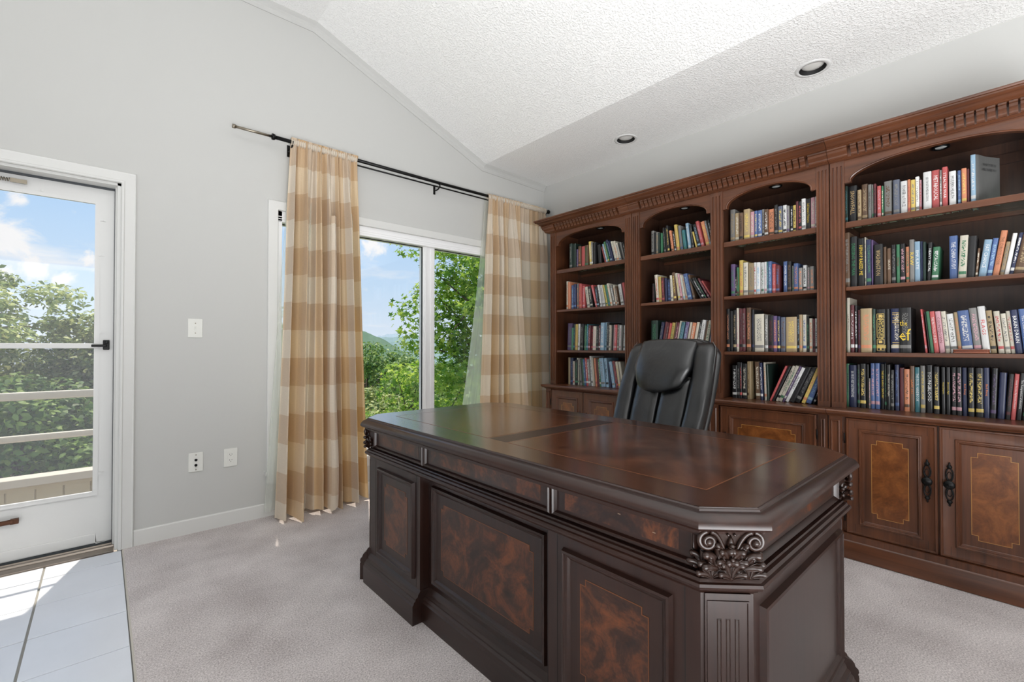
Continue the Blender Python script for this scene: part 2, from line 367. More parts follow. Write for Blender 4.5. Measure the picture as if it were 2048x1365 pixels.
# floor: carpet with a strip of tiles let in before the door
obj('floor', B((.098, XB, -3.0, YW, -.06, 0), (-3.0, -1.45, -3.0, YW, -.06, 0), (-1.45, .098, -3.0, 1.34, -.06, 0)), carpet_m, kind='structure')
tf = obj('tile_floor', B((-1.45, .098, 1.34, YW, -.06, -.009)), grout_m, kind='structure')
xs = [.088, -.2125, -.5205, -.8285, -1.1365, -1.4445]
ys = [3.385, 3.214, 2.905, 2.596, 2.287, 1.978, 1.669, 1.36]
k = 0
for i in range(len(xs)-1):
    for j in range(len(ys)-1):
        a1, a0 = xs[i]-(.004 if i else 0), xs[i+1]+.004; b1, b0 = ys[j]-.003, ys[j+1]+.003
        bm = bmesh.new(); v = box(bm, a0, a1, b0, b1, -.02, -.003+random.uniform(-.0006, .0006))
        t = obj('tile', bm, tile_m, tf, bevel=.0015)
bm = B((.0915, .098, 1.34, 3.385, -.01, .000)); obj('floor_strip', bm, plain('pale_caulk', rgb(196, 190, 180), .8), tf)
# baseboards
base_prof = [(0, .0), (0, .082), (-.004, .088), (-.012, .088), (-.012, 0)]
def baseboard(name, path, parent=None):
    bm = bmesh.new(); mold(bm, path, [(-.012, .0), (-.012, .083), (-.007, .089), (0, .089), (0, 0)], F=hor); obj(name, bm, trim_m, kind='structure')
baseboard('baseboard_back', [(.142, YW), (3.49, YW)])
baseboard('baseboard_left', [(-3.0, -2.95), (-3.0, 3.38)])
# window-like frames added round the fill lights on the two unseen walls
for nm, F_, a0, a1, b0, b1 in (('fill_frame_rear', lambda a, b, c: (a, -3.0+c, b), -2.42, 1.22, .68, 2.52), ('fill_frame_left', lambda a, b, c: (-3.0+c, a, b), -2.02, 2.62, .58, 2.62)):
    bm = bmesh.new(); mold(bm, rect(a0, a1, b0, b1), [(0, 0), (0, .06), (-.07, .06), (-.07, 0)], closed=True, F=F_)
    for k in (1, 2): box(bm, a0+(a1-a0)*k/3-.02, a0+(a1-a0)*k/3+.02, b0, b1, .0, .06, F_)
    obj(nm, bm, trim_m, kind='structure')
# small cove where the window wall meets the ceiling
bm = bmesh.new()
mold(bm, [(-2.99, 3.46), (1.13, 3.46), (2.67, 2.85), (3.495, 2.836)], [(0, 0), (-.055, 0), (-.055, .006), (-.040, .016), (-.03, .018), (-.018, .028), (0, .05)], F=fy(YW))
obj('trim_1', bm, wall_m, kind='structure')
# door casing
cas = [(0, 0), (0, .018), (-.004, .022), (-.012, .022), (-.016, .017), (-.056, .014), (-.062, .016), (-.066, .012), (-.066, 0)]
bm = bmesh.new(); mold(bm, [(DX0, 0), (DX0, DZ), (DX1, DZ), (DX1, 0)], [(-a, c) for a, c in cas], F=fy(YW))
obj('trim_2', bm, trim_m, kind='structure')
# window casing with stool
bm = bmesh.new(); mold(bm, [(WX0, WZ0), (WX0, WZ1), (WX1, WZ1), (WX1, WZ0)], [(-a, c) for a, c in [(0, 0), (0, .014), (-.003, .018), (-.058, .018), (-.062, .014), (-.062, 0)]], F=fy(YW))
box(bm, WX0-.062, WX1+.062, WZ0-.062, WZ0-.002, 0, .018, fy(YW)); box(bm, WX0-.075, WX1+.075, WZ0-.002, WZ0+.018, 0, .035, fy(YW))
obj('trim_3', bm, trim_m, kind='structure')

# ---------------------------------------------------------------- window
bm = bmesh.new()
FW = fy(3.46)
box(bm, WX0, WX1, WZ1-.075, WZ1, -.06, .055, FW); box(bm, WX0, WX1, WZ0, WZ0+.07, -.06, .055, FW)
box(bm, WX0, WX0+.03, WZ0, WZ1, -.06, .055, FW); box(bm, WX1-.03, WX1, WZ0, WZ1, -.06, .055, FW)
for s in (0, .018, .036):
    box(bm, WX0, WX1, WZ1-.072+s*.9, WZ1-.066+s*.9, .055, .058, FW)
win_white = plain('white_window_vinyl', rgb(246, 246, 246), .35)
win = obj('window_1', bm, win_white, kind='structure', bevel=.002)
bm = bmesh.new(); box(bm, 2.052, 2.168, WZ0+.05, WZ1-.06, -.045, .02, FW); box(bm, 2.066, 2.082, WZ0+.05, WZ1-.06, .02, .03, FW); box(bm, 2.125, 2.16, WZ0+.05, WZ1-.06, .02, .026, FW)
obj('mullion', bm, win_white, win, bevel=.003)
obj('pane', B((WX0+.03, 2.052, WZ0+.07, WZ1-.075, -.004, .002), F=FW), glass_m, win)
obj('pane', B((2.168, WX1-.03, WZ0+.07, WZ1-.075, -.004, .002), F=FW), glass_m, win)
bm = bmesh.new()
for a, b in ((WX0+.03, 2.052), (2.168, WX1-.03)):
    mold(bm, rect(a, b, WZ0+.07, WZ1-.075), [(0, -.001), (0, .008), (.006, .008), (.006, -.001)], closed=True, F=FW)
obj('gasket', bm, dark_slot, win)

# ---------------------------------------------------------------- storm door
FD = fy(3.50)
bm = bmesh.new()
X0, X1, Z0, Z1 = -.80, .050, .03, 2.045
box(bm, X1-.065, X1, Z0, Z1, -.028, 0, FD); box(bm, X0, X0+.065, Z0, Z1, -.028, 0, FD)
box(bm, X0+.065, X1-.065, 1.965, Z1, -.028, 0, FD); box(bm, X0+.065, X1-.065, Z0, .085, -.028, 0, FD)
door = obj('door_1', bm, white_metal, kind='structure', bevel=.004)
obj('kick_panel', B((X0+.065, X1-.065, .083, .305, -.022, -.006), F=FD), white_metal, door, bevel=.003)
bm = bmesh.new(); mold(bm, rect(X0+.062, X1-.062, .30, 1.968), [(0, 0), (0, .003), (.022, .003), (.022, -.016), (0, -.016)], closed=True, F=FD)
obj('insert_frame', bm, white_metal, door)
obj('cross_bar', B((X0+.065, X1-.065, 1.128, 1.156, -.016, .006), F=FD), white_metal, door, bevel=.003)
obj('glass_pane', B((X0+.08, X1-.08, 1.15, 1.95, -.010, -.006), F=FD), glass_m, door)
obj('screen', B((X0+.08, X1-.08, .315, 1.132, -.006, -.004), F=FD), screen_m, door)
obj('door_sweep', B((X0, X1, .006, .032, -.02, -.004), F=FD), grey_strip, door)
for (x, z) in ((-.25, 1.975), (.0, 1.86), (.0, 1.22), (.0, .42), (-.006, 1.66)):
    bm = B((x-.012, x+.012, z-.008, z+.008, 0, .006), (x-.003, x+.003, z-.003, z+.003, .006, .010), F=FD); obj('retainer_clip', bm, white_metal, door)
bm = bmesh.new(); box(bm, .004, .032, 1.12, 1.175, 0, .018, FD); box(bm, -.045, .02, 1.136, 1.150, .016, .032, FD); box(bm, .012, .026, 1.155, 1.17, .018, .026, FD)
obj('latch_handle', bm, black_iron, door, bevel=.003)
bm = bmesh.new(); tube(bm, [(-.36-.0013*t*1.0, 3.482+.009*math.cos(t*.9), 2.0+.009*math.sin(t*.9)) for t in range(0, 300)], .0022, 5)
box(bm, -.36, -.30, 1.99, 2.01, .012, .022, FD)
obj('closer_spring', bm, steel, door)
bm = bmesh.new(); tube(bm, [(-.62, 3.485, .225), (-.335, 3.485, .235)], .012, 10); box(bm, -.345, -.315, .222, .248, .002, .022, FD)
obj('door_closer', bm, plain('rusty_bronze', rgb(92, 62, 46), .45, metal=.7), door)
# jamb and threshold
bm = bmesh.new()
box(bm, DX1-.016, DX1, 0, DZ, -.16, -.0, fy(YW)); box(bm, DX0, DX0+.016, 0, DZ, -.16, 0, fy(YW)); box(bm, DX0, DX1, DZ-.014, DZ, -.16, 0, fy(YW))
box(bm, DX1-.024, DX1-.016, 0, DZ-.014, -.07, -.05, fy(YW))
jm = obj('trim_4', bm, trim_m, kind='structure')
obj('weatherstrip', B((DX1-.026, DX1-.016, .01, DZ-.014, -.135, -.085), (DX0+.016, DX1-.026, DZ-.024, DZ-.014, -.135, -.085), F=fy(YW)), grey_strip, jm)
bm = bmesh.new()
mold(bm, [(DX0, 3.39), (DX1-.018, 3.39)], [(0, -.009), (0, .004), (.02, .012), (.045, .012), (.05, .02), (.065, .02), (.07, .010), (.1, .010), (.105, .016), (.15, .012), (.17, -.02), (.17, -.03), (0, -.03)], F=hor)
obj('threshold', bm, alu, jm)

# ---------------------------------------------------------------- fittings on the window wall
FWL = fy(YW)
def plate(name, x, z, label, cat, kind):
    t = thing(name, (x, YW, z), label, cat)
    bm = bmesh.new(); box(bm, x-.038, x+.038, z-.058, z+.058, 0, .006, FWL); obj('cover_plate', bm, white_plastic, t, bevel=.003)
    def screw(dz):
        b2 = bmesh.new(); box(b2, x-.003, x+.003, z+dz-.003, z+dz+.003, .006, .0072, FWL); obj('screw', b2, steel, t)
    if kind == 'switch':
        screw(.03); screw(-.03)
        b = bmesh.new(); box(b, x-.006, x+.006, z-.012, z+.012, .006, .009, FWL); obj('toggle_slot', b, white_plastic, t)
        b = bmesh.new(); box(b, x-.004, x+.004, z-.001, z+.010, .008, .020, FWL); obj('toggle', b, white_plastic, t, bevel=.0015)
    elif kind == 'cable':
        screw(.045); screw(-.045)
        for dz in (.014, -.018):
            b = bmesh.new(); lathe(b, [(.008, 0), (.008, .003), (.005, .003), (.005, .010), (.002, .010)], (x, YW-.006, z+dz), 12, Matrix.Rotation(PI/2, 3, 'X')); obj('coaxial_socket', b, black_iron, t)
    else:
        screw(0)
        b = bmesh.new(); box(b, x-.017, x+.017, z-.034, z+.034, .006, .0075, FWL); obj('outlet_face', b, white_plastic, t, bevel=.001)
        b = bmesh.new()
        for dz in (.018, -.018):
            for dx in (-.0065, .0065): box(b, x+dx-.001, x+dx+.001, z+dz-.001, z+dz+.007, .0075, .0078, FWL)
            box(b, x-.002, x+.002, z+dz-.009, z+dz-.005, .0075, .0078, FWL)
        obj('slots', b, dark_slot, t)
plate('light_switch', .427, 1.251, 'white toggle light switch on the wall right of the door', 'light switch', 'switch')
plate('cable_outlet', .435, .428, 'white wall plate with two dark coaxial sockets, low on the wall', 'cable outlet', 'cable')
plate('power_outlet', .620, .428, 'white double power outlet low on the wall, nearest the curtain', 'power outlet', 'power')

# recessed ceiling lights
def downlight(x, y, label):
    z = ceil_z(x)
    t = thing('recessed_light', (x, y, z), label, 'ceiling light', 'recessed ceiling lights')
    b = bmesh.new(); lathe(b, [(.0705, .004), (.072, -.005), (.092, -.003), (.094, .001)], (x, y, z), 40, cap=False); obj('trim_ring', b, white_metal, t, smooth=True)
    b = bmesh.new(); lathe(b, [(.0715, -.003), (.0700, -.002), (.068, .055), (.0, .056)], (x, y, z), 40, cap=False); obj('baffle', b, dark_slot, t, smooth=True)
    b = bmesh.new(); lathe(b, [(.0, .003), (.030, .006), (.050, .012), (.060, .019), (.0645, .028), (.0645, .05)], (x, y, z), 40, cap=False); obj('lamp_face', b, plain('frosted_lamp', rgb(222, 221, 216), .3), t, smooth=True)
downlight(3.225, .85, 'round recessed ceiling light nearer the camera, above the wide bookcase bay')
downlight(3.195, 2.17, 'round recessed ceiling light farther away, nearer the window wall')

# ---------------------------------------------------------------- curtain rods
rod = thing('curtain_rod', (2.0, 3.31, 2.53), 'black telescoping double curtain rod above the window with bare steel left end', 'curtain rod')
b = bmesh.new(); tube(b, [(.835, 3.31, 2.530), (2.12, 3.31, 2.530), (2.16, 3.31, 2.530), (3.46, 3.31, 2.545)], .0125, 14); obj('front_rod', b, black_iron, rod, smooth=True)
b = bmesh.new(); tube(b, [(.607, 3.31, 2.528), (.85, 3.31, 2.530)], .0085, 12); tube(b, [(.600, 3.31, 2.528), (.618, 3.31, 2.528)], .013, 12); obj('inner_rod', b, steel, rod, smooth=True, label='bare steel inner rod end')
b = bmesh.new(); tube(b, [(.828, 3.31, 2.530), (.838, 3.31, 2.530), (.848, 3.31, 2.530)], [.02, .021, .017], 14); obj('end_collar', b, black_iron, rod, smooth=True)
b = bmesh.new(); tube(b, [(.95, 3.355, 2.507), (3.44, 3.355, 2.520)], .006, 10); obj('rear_rod', b, black_iron, rod, smooth=True)
b = bmesh.new(); lathe(b, [(0, -.03), (.014, -.028), (.012, -.018), (.020, -.008), (.022, 0), (.018, .012), (0, .02)], (3.468, 3.31, 2.545), 16, Matrix.Rotation(PI/2, 3, 'Y')); obj('finial', b, black_iron, rod, smooth=True)
for x in (.955, 2.135, 3.43):
    b = bmesh.new(); box(b, x-.009, x+.009, 2.455, 2.535, 0, .006, FWL); tube(b, [(x, 3.395, 2.49), (x, 3.365, 2.482), (x, 3.33, 2.487), (x, 3.305, 2.508)], .006, 8)
    tube(b, [(x, 3.31+.017*math.cos(a), 2.532+.017*math.sin(a)) for a in [PI*1.0+PI*k/8*1.0 for k in range(0, 9)]]+[(x, 3.327, 2.545)], .004, 8)
    obj('bracket', b, black_iron, rod, smooth=False)

# ---------------------------------------------------------------- curtains: cloth as a pleated sheet with real folds
def cloth(name, X, Yf, ztop, zbot, nu, nv, cloth_w, mat, label, cat, rodpocket=True, group=None, thick=.0015):
    """X(u, t), Yf(u, t): place of the cloth at u in 0..1 across and t in 0 (top) .. 1 (hem)"""
    bm = bmesh.new(); uvl = bm.loops.layers.uv.new('UVMap'); g = []
    for j in range(nv+1):
        t = j/nv; rowv = []
        for i in range(nu+1):
            u = i/nu; zb = zbot(u) if callable(zbot) else zbot
            rowv.append(bm.verts.new((X(u, t), Yf(u, t), ztop(u)+(zb-ztop(u))*t)))
        g.append(rowv)
    for j in range(nv):
        for i in range(nu):
            f = bm.faces.new((g[j][i], g[j+1][i], g[j+1][i+1], g[j][i+1])); f.smooth = True
            for l, (ii, jj) in zip(f.loops, ((i, j), (i, j+1), (i+1, j+1), (i+1, j))):
                z = ztop(ii/nu)+((zbot(ii/nu) if callable(zbot) else zbot)-ztop(ii/nu))*jj/nv
                l[uvl].uv = (ii/nu*cloth_w, z)
    me = bpy.data.meshes.new(name); bm.to_mesh(me); bm.free(); me.materials.append(mat)
    o = bpy.data.objects.new(name, me); COL.objects.link(o); tag(o, label, cat, group)
    return o
rnd = random.Random(3)
PH = [(rnd.uniform(0, 6.28), rnd.uniform(.6, 1.3)) for _ in range(12)]
def fold(u, t, n, amp, seed=0):
    """folds: many small gathers at the top melting into fewer deep ones"""
    w = min(1, t*5); s = 0
    s += (1-w)*.010*math.sin(2*PI*u*n*2.0+seed)+(1-w)*.006*math.sin(2*PI*u*n*3.3+1+seed)
    ph = 2*PI*(u+.03*math.sin(2*PI*u*1.7+seed))*n+PH[seed % 12][0]+.35*t
    big = math.sin(ph+.55*math.sin(ph)); big = math.copysign(abs(big)**.75, big)
    big += .40*math.sin(2*PI*u*n*.5+PH[(seed+3) % 12][0]+.5*t)+.22*math.sin(2*PI*u*n*2+PH[(seed+5) % 12][0])
    return s+w*amp*(.55+.45*t)*big
def lerp(a, b, t): return a+(b-a)*t
# left curtain
hemL = lambda u: .012+.012*math.sin(u*17)+.02*(u > .25)*math.sin(u*5)**2
cl = cloth('curtain', lambda u, t: lerp(.945, 1.405, u)+t*lerp(-.095, .075, u)+.006*math.sin(40*u+3*t),
      lambda u, t: 3.305-.075*t*min(1, t*3)*(.6+.6*(1-u))+fold(u, t, 6.6, .072, 0) if t > .012 else 3.305-.016,
      lambda u: 2.555, hemL, 230, 60, 1.5, plaid_m, 'beige and gold checked silk curtain hanging left of the window, brushing the carpet', 'curtain')
# its header: the cloth gathered over the rod
b = bmesh.new()
rv = []
for i in range(0, 150):
    x = .945+.46*i/149; rr = .0185+.0035*math.sin(i*1.35)+.002*math.sin(i*2.9)
    rv.append([b.verts.new((x, 3.31+rr*math.cos(a), 2.531+rr*math.sin(a)*1.25)) for a in [2*PI*k/12 for k in range(12)]])
for i in range(149):
    for k in range(12): b.faces.new((rv[i][k], rv[i][(k+1) % 12], rv[i+1][(k+1) % 12], rv[i+1][k]))
obj('rod_pocket', b, plaid_m, cl, smooth=True)
ed = cloth('turned_edge', lambda u, t: 1.185+.034*u*(1+.5*t)+.012*math.sin(t*9)*t-.03*t, lambda u, t: 3.215-.08*t-.02*(1-abs(2*u-1)), lambda u: 2.05, lambda u: .02+.03*u, 4, 40, .05, plaid_m, 'x', 'x')
for q_ in ('label', 'category'): del ed[q_]
ed.parent = cl
# right curtain: a gathered length and a nearly flat one
def xr(u, t):
    if u < .62: x = lerp(2.655, 3.02, u/.62)
    else: x = lerp(3.02, 3.425, (u-.62)/.38)
    return x+t*lerp(-.10, .05, min(1, u/.5))+(.11*t if .45 < u < .66 else 0)*math.sin(PI*(u-.45)/.21)
def yr(u, t):
    if t <= .012: return 3.294
    a = .055 if u < .60 else .055*max(0, 1-(u-.60)/.06)+.004
    n = 8.5
    w = min(1, t*5)
    y = 3.30+fold(u, t, n, a, 4)
    if u > .66: y += .010*math.sin(2*PI*(u-.66)*3)*w+(-.035*max(0, (u-.93)/.07) if u > .93 else 0)*w+.02
    if .52 < u < .66: y -= .05*t*math.sin(PI*(u-.52)/.14)
    return y
cr = cloth('curtain', xr, yr, lambda u: 2.553+.012*u, lambda u: .012, 230, 60, 1.7, plaid_m, 'beige and gold checked silk curtain right of the window, gathered beside a flat width', 'curtain')
b = bmesh.new(); rv = []
for i in range(0, 170):
    x = 2.655+.77*i/169; am = 1 if i < 90 else .45; rr = .0185+am*(.0035*math.sin(i*1.35)+.002*math.sin(i*2.9))
    rv.append([b.verts.new((x, 3.31+rr*math.cos(a), 2.532+.010*i/169+rr*math.sin(a)*1.25)) for a in [2*PI*k/12 for k in range(12)]])
for i in range(169):
    for k in range(12): b.faces.new((rv[i][k], rv[i][(k+1) % 12], rv[i+1][(k+1) % 12], rv[i+1][k]))
obj('rod_pocket', b, plaid_m, cr, smooth=True)
# sheers on the rear rod
cloth('sheer_curtain', lambda u, t: lerp(.955, 1.40, u)+t*lerp(-.155, .02, u), lambda u, t: 3.352-.03*t*(1-u)+.016*math.sin(2*PI*u*11+t)*min(1, .3+t), lambda u: 2.52, lambda u: .05,
      120, 30, 1, sheer_m, 'white sheer curtain showing behind the left checked curtain', 'sheer curtain')
cloth('sheer_curtain', lambda u, t: lerp(2.66, 3.40, u)+lerp(-.34, 0, u)*t**1.3, lambda u, t: 3.362+.014*math.sin(2*PI*u*13+t), lambda u: 2.525, lambda u: .05,
      120, 30, 1, sheer_m, 'pale sheer curtain spreading over the right window pane', 'sheer curtain')

# ================================================================ outside
beige_rail = plain('cream_painted_rail', rgb(232, 222, 204), .5)
siding = plain('cream_siding', rgb(222, 208, 176), .6)
deck_m = plain('grey_deck_boards', rgb(150, 140, 128), .8, noise=(4, .15))
rl = thing('balcony_railing', (-1, 5.0, -.22), 'cream balcony railing with two rails over a boarded parapet, beyond the door', 'railing')
obj('top_rail', B((-3.6, .9, 4.975, 5.025, .735, .795)), beige_rail, rl, bevel=.012)
obj('middle_rail', B((-3.6, .9, 4.978, 5.022, .425, .475)), beige_rail, rl, bevel=.012)
obj('parapet_cap', B((-3.6, .9, 4.93, 5.08, .098, .160)), beige_rail, rl, bevel=.006)
obj('skirt_board', B((-3.6, .9, 4.965, 5.0, .065, .098)), siding, rl)
obj('parapet_core', B((-3.6, .9, 4.99, 5.03, -.22, .098)), siding, rl)
x = -3.6
while x < .88:
    obj('siding_board', B((x+.004, min(.9, x+.150), 4.974, 4.992, -.22, .066)), siding, rl, bevel=.004); x += .154
for x in (-3.5, -1.9, .86): obj('rail_post', B((x-.04, x+.04, 4.96, 5.04, .16, .80)), beige_rail, rl)
dk = thing('balcony_deck', (-1, 4.3, -.3), 'weathered grey balcony deck of boards outside the door', 'deck')
y = 3.58
while y < 4.95:
    obj('deck_board', B((-3.6, .9, y, y+.135, -.26, -.22)), deck_m, dk); y += .141
def leafmat(name, dark, mid, light, trans=.35):
    m, nt, b, N, L = nodes(name); out = nt.nodes['Material Output']
    gi = N('ShaderNodeNewGeometry'); tc = N('ShaderNodeTexCoord'); n = N('ShaderNodeTexNoise'); n.inputs['Scale'].default_value = 1.3; L(tc.outputs['Object'], n.inputs['Vector'])
    ad = N('ShaderNodeMath'); ad.operation = 'MULTIPLY_ADD'; L(gi.outputs['Random Per Island'], ad.inputs[0]); ad.inputs[1].default_value = .55
    sb = N('ShaderNodeMath'); sb.operation = 'MULTIPLY'; L(n.outputs[0], sb.inputs[0]); sb.inputs[1].default_value = .9; L(sb.outputs[0], ad.inputs[2])
    r = N('ShaderNodeValToRGB'); L(ad.outputs[0], r.inputs[0]); e = r.color_ramp.elements
    e[0].position = .3; e[0].color = dark; e[1].position = .98; e[1].color = light; k = e.new(.65); k.color = mid
    L(r.outputs[0], b.inputs['Base Color']); b.inputs['Roughness'].default_value = .5; b.inputs['Specular IOR Level'].default_value = .35
    tl = N('ShaderNodeBsdfTranslucent'); L(r.outputs[0], tl.inputs[0]); mx = N('ShaderNodeMixShader'); mx.inputs[0].default_value = trans
    L(b.outputs[0], mx.inputs[1]); L(tl.outputs[0], mx.inputs[2]); L(mx.outputs[0], out.inputs[0]); return m
leaf_near = leafmat('sweetgum_leaf', rgb(66, 108, 34), rgb(124, 168, 54), rgb(196, 214, 92), .45)
leaf_far = leafmat('dense_green_leaf', rgb(52, 84, 38), rgb(98, 134, 58), rgb(160, 184, 92), .3)
leaf_olive = leafmat('olive_leaf', rgb(84, 106, 54), rgb(140, 158, 84), rgb(204, 208, 140), .3)
bark = plain('bark', rgb(90, 78, 64), .9, noise=(12, .4), bump=(30, .6, .02))
STAR = []
for k in range(10):
    a = PI/2+k*PI/5; r_ = 1.0 if k % 2 == 0 else .42
    if k == 5: r_ = .30
    STAR.append((r_*math.cos(a), r_*math.sin(a)))
OVAL = [(0, -1), (.55, -.2), (.35, .55), (0, 1), (-.35, .55), (-.55, -.2)]
DIAM = [(0, -1), (.6, 0), (0, 1), (-.6, 0)]
def leaves_mesh(name, pts, nrm, size, shape, mat):
    """all leaves of one crown; one polygon per leaf, folded a little along the midrib"""
    S = np.array(shape, float); k = len(S); n = len(pts)
    up = nrm/np.linalg.norm(nrm, axis=1)[:, None]
    t = np.random.normal(size=(n, 3)); t -= (t*up).sum(1)[:, None]*up; t /= np.linalg.norm(t, axis=1)[:, None]
    bt = np.cross(up, t)
    sz = size*np.random.uniform(.65, 1.25, n)
    V = pts[:, None, :]+sz[:, None, None]*(S[None, :, 0, None]*t[:, None, :]+S[None, :, 1, None]*bt[:, None, :]+.22*np.abs(S[None, :, 0, None])*up[:, None, :]-.15*(S[None, :, 1, None]**2)*up[:, None, :])
    V = V.reshape(-1, 3)
    me = bpy.data.meshes.new(name); me.vertices.add(n*k); me.vertices.foreach_set('co', V.astype(np.float32).ravel())
    me.loops.add(n*k); me.loops.foreach_set('vertex_index', np.arange(n*k, dtype=np.int32))
    me.polygons.add(n); me.polygons.foreach_set('loop_start', np.arange(n, dtype=np.int32)*k); me.polygons.foreach_set('loop_total', np.full(n, k, dtype=np.int32))
    me.update(); me.validate(); me.materials.append(mat)
    return me
def crown(clusters, per, spread, rng):
    P = []; Nn = []
    for (c, r) in clusters:
        d = rng.normal(size=(per, 3)); d /= np.linalg.norm(d, axis=1)[:, None]
        rad = r*rng.uniform(.25, 1.0, per)**.5
        p = np.array(c)+d*rad[:, None]*np.array([1, 1, .62])
        P.append(p); Nn.append(d*.5+np.array([0, 0, .75])+rng.normal(size=(per, 3))*.45)
    return np.concatenate(P), np.concatenate(Nn)
def tree(name, base, ctr, rad, nclus, cr_, per, size, shape, mat, label, group=None, cat='tree', seed=1, trunk_r=.12, shell=.55, singles=0):
    rng = np.random.default_rng(seed)
    t = thing(name, base, label, cat, group)
    cl = []
    for _ in range(nclus):
        d = rng.normal(size=3); d /= np.linalg.norm(d); rr = rng.uniform(shell, 1)
        cl.append((tuple(np.array(ctr)+d*np.array(rad)*rr), cr_*rng.uniform(.7, 1.25)))
    b = bmesh.new(); top = Vector(ctr)+Vector((0, 0, rad[2]*.35))
    B0 = Vector(base); mid = (B0+Vector(ctr))/2+Vector((rng.uniform(-.1, .1), rng.uniform(-.1, .1), 0))
    tube(b, [B0, mid, Vector(ctr), top], [trunk_r, trunk_r*.8, trunk_r*.5, trunk_r*.2], 8)
    obj('trunk', b, bark, t, smooth=True)
    b = bmesh.new()
    for c, r in cl[:26]:
        s = Vector(ctr)+Vector((0, 0, (rng.uniform(-.6, .3))*rad[2])); s.x = lerp(s.x, Vector(c).x, .05)
        m_ = (s+Vector(c))/2+Vector((0, 0, .08*rad[2])); tube(b, [s, m_, Vector(c)], [trunk_r*.28, trunk_r*.16, trunk_r*.05], 5)
    obj('branches', b, bark, t)
    P, Nn = crown(cl, per, 1, rng)
    P = P-np.array(base)
    if singles:                          # the leaves that show largest stand as parts of their own
        # towards the house: smallest distance to the room
        w = np.argsort(((P+np.array(base)-np.array([1.8, 3.4, 1.3]))**2).sum(1))[:singles*6]; w = rng.choice(w, singles, replace=False)
        keep = np.ones(len(P), bool); keep[w] = False
        one = leaves_mesh('leaf', np.zeros((1, 3)), np.array([[0, 0, 1.]]), size, shape, mat)
        for q in w:
            o = bpy.data.objects.new('leaf', one); COL.objects.link(o); o.parent = t; o.location = tuple(float(v) for v in P[q])
            nq = Vector([float(v) for v in Nn[q]]).normalized(); o.rotation_euler = (nq.to_track_quat('Z', 'Y') @ Vector((0, 0, 1)).rotation_difference(Vector((0, 0, 1)))).to_euler(); o.rotation_euler.rotate_axis('Z', float(rng.uniform(0, 6.28)))
        P = P[keep]; Nn = Nn[keep]
    me = leaves_mesh('foliage', P, Nn, size, shape, mat); o = bpy.data.objects.new('foliage', me); COL.objects.link(o); o.parent = t; o['kind'] = 'stuff'
    return t
def at(px, k):     # ground direction seen past the camera at picture column px, k metres ahead
    u = (px-1024)/917; s, c = math.sin(math.atan(820/917)), math.cos(math.atan(820/917))
    return (k*(s+u*c), k*(c-u*s))
GZ = -5.5
# near tree in front of the right pane
x, y = 5.45, 6.45
tree('sweetgum_tree', (x, y, GZ), (x, y, 1.35), (1.75, 1.6, 3.0), 125, .46, 105, .062, STAR, leaf_near, 'bright green star-leaved tree close outside the right window pane', seed=5, trunk_r=.14, shell=.35, singles=240)
x, y = 4.98, 8.75
tree('sweetgum_sapling', (x, y, GZ), (x, y, -.50), (.95, 1.0, 1.6), 30, .42, 110, .066, STAR, leaf_near, 'lower yellow-green sapling left of the window mullion, behind the star-leaved tree', seed=9, trunk_r=.07, shell=.3)
x, y = 5.9, 12.4
tree('round_shrub', (x, y, GZ), (x, y, -2.1), (2.3, 1.6, 1.75), 60, .6, 190, .065, OVAL, leaf_olive, 'sunlit rounded pale green treetop just above the desk corner', cat='shrub', seed=11, trunk_r=.1, shell=.7)
far = [(735, 24, 1.15, 2.6, 'dark rounded oak seen against the hill beside the left curtain', leaf_far), (790, 27, .75, 2.8, 'dark tree right of the rounded oak, below the hill', leaf_far), (748, 18, -.55, 1.9, 'mid green bushy tree below the dark oak, left in the window', leaf_olive),
       (850, 21, .3, 3.0, 'dark tree mass filling behind the window mullion', leaf_far), (920, 19, .6, 3.4, 'dark tree behind the star-leaved tree in the right pane', leaf_far), (670, 26, .9, 3.2, 'distant dark tree hidden mostly by the left curtain', leaf_far)]
for i, (px, k, top, r, lab, mt) in enumerate(far):
    x, y = at(px, k)
    tree('valley_tree', (x, y, GZ-2), (x, y, top-r*.95), (r, r, r), 60, r*.28, 190, .085, OVAL, mt, lab, seed=20+i, trunk_r=.18, shell=.6)
dr = [(-1.75, 12.2, 1.0, (1.7, 1.6, 1.75), leaf_olive, 'tall leafy tree at the left of the storm door glass'),
      (.62, 12.6, .55, (1.15, 1.3, 1.6), leaf_olive, 'narrower tree at the right of the storm door glass'),
      (-.35, 13.6, -.5, (1.5, 1.5, 1.6), leaf_far, 'lower tree filling the gap between the two door trees'),
      (-.9, 10.2, -.9, (2.2, 1.2, 1.7), leaf_far, 'dark bushy tree behind the balcony railing, seen through the door screen'),
      (-3.9, 12.0, .3, (2.1, 1.8, 2.1), leaf_far, 'tree left of the door view, mostly past the frame'),
      (2.3, 12.5, .3, (1.6, 1.6, 2.2), leaf_far, 'tree between the door and window views'),
      (.9, 9.8, -1.8, (1.7, 1.2, 1.6), leaf_far, 'dark shrub low behind the balcony, right in the door screen')]
for i, (x, y, z, rad, mt, lab) in enumerate(dr):
    tree('garden_tree', (x, y, GZ), (x, y, z), rad, 85, .42, 190, .055, OVAL, mt, lab, seed=40+i, trunk_r=.13, shell=.5)
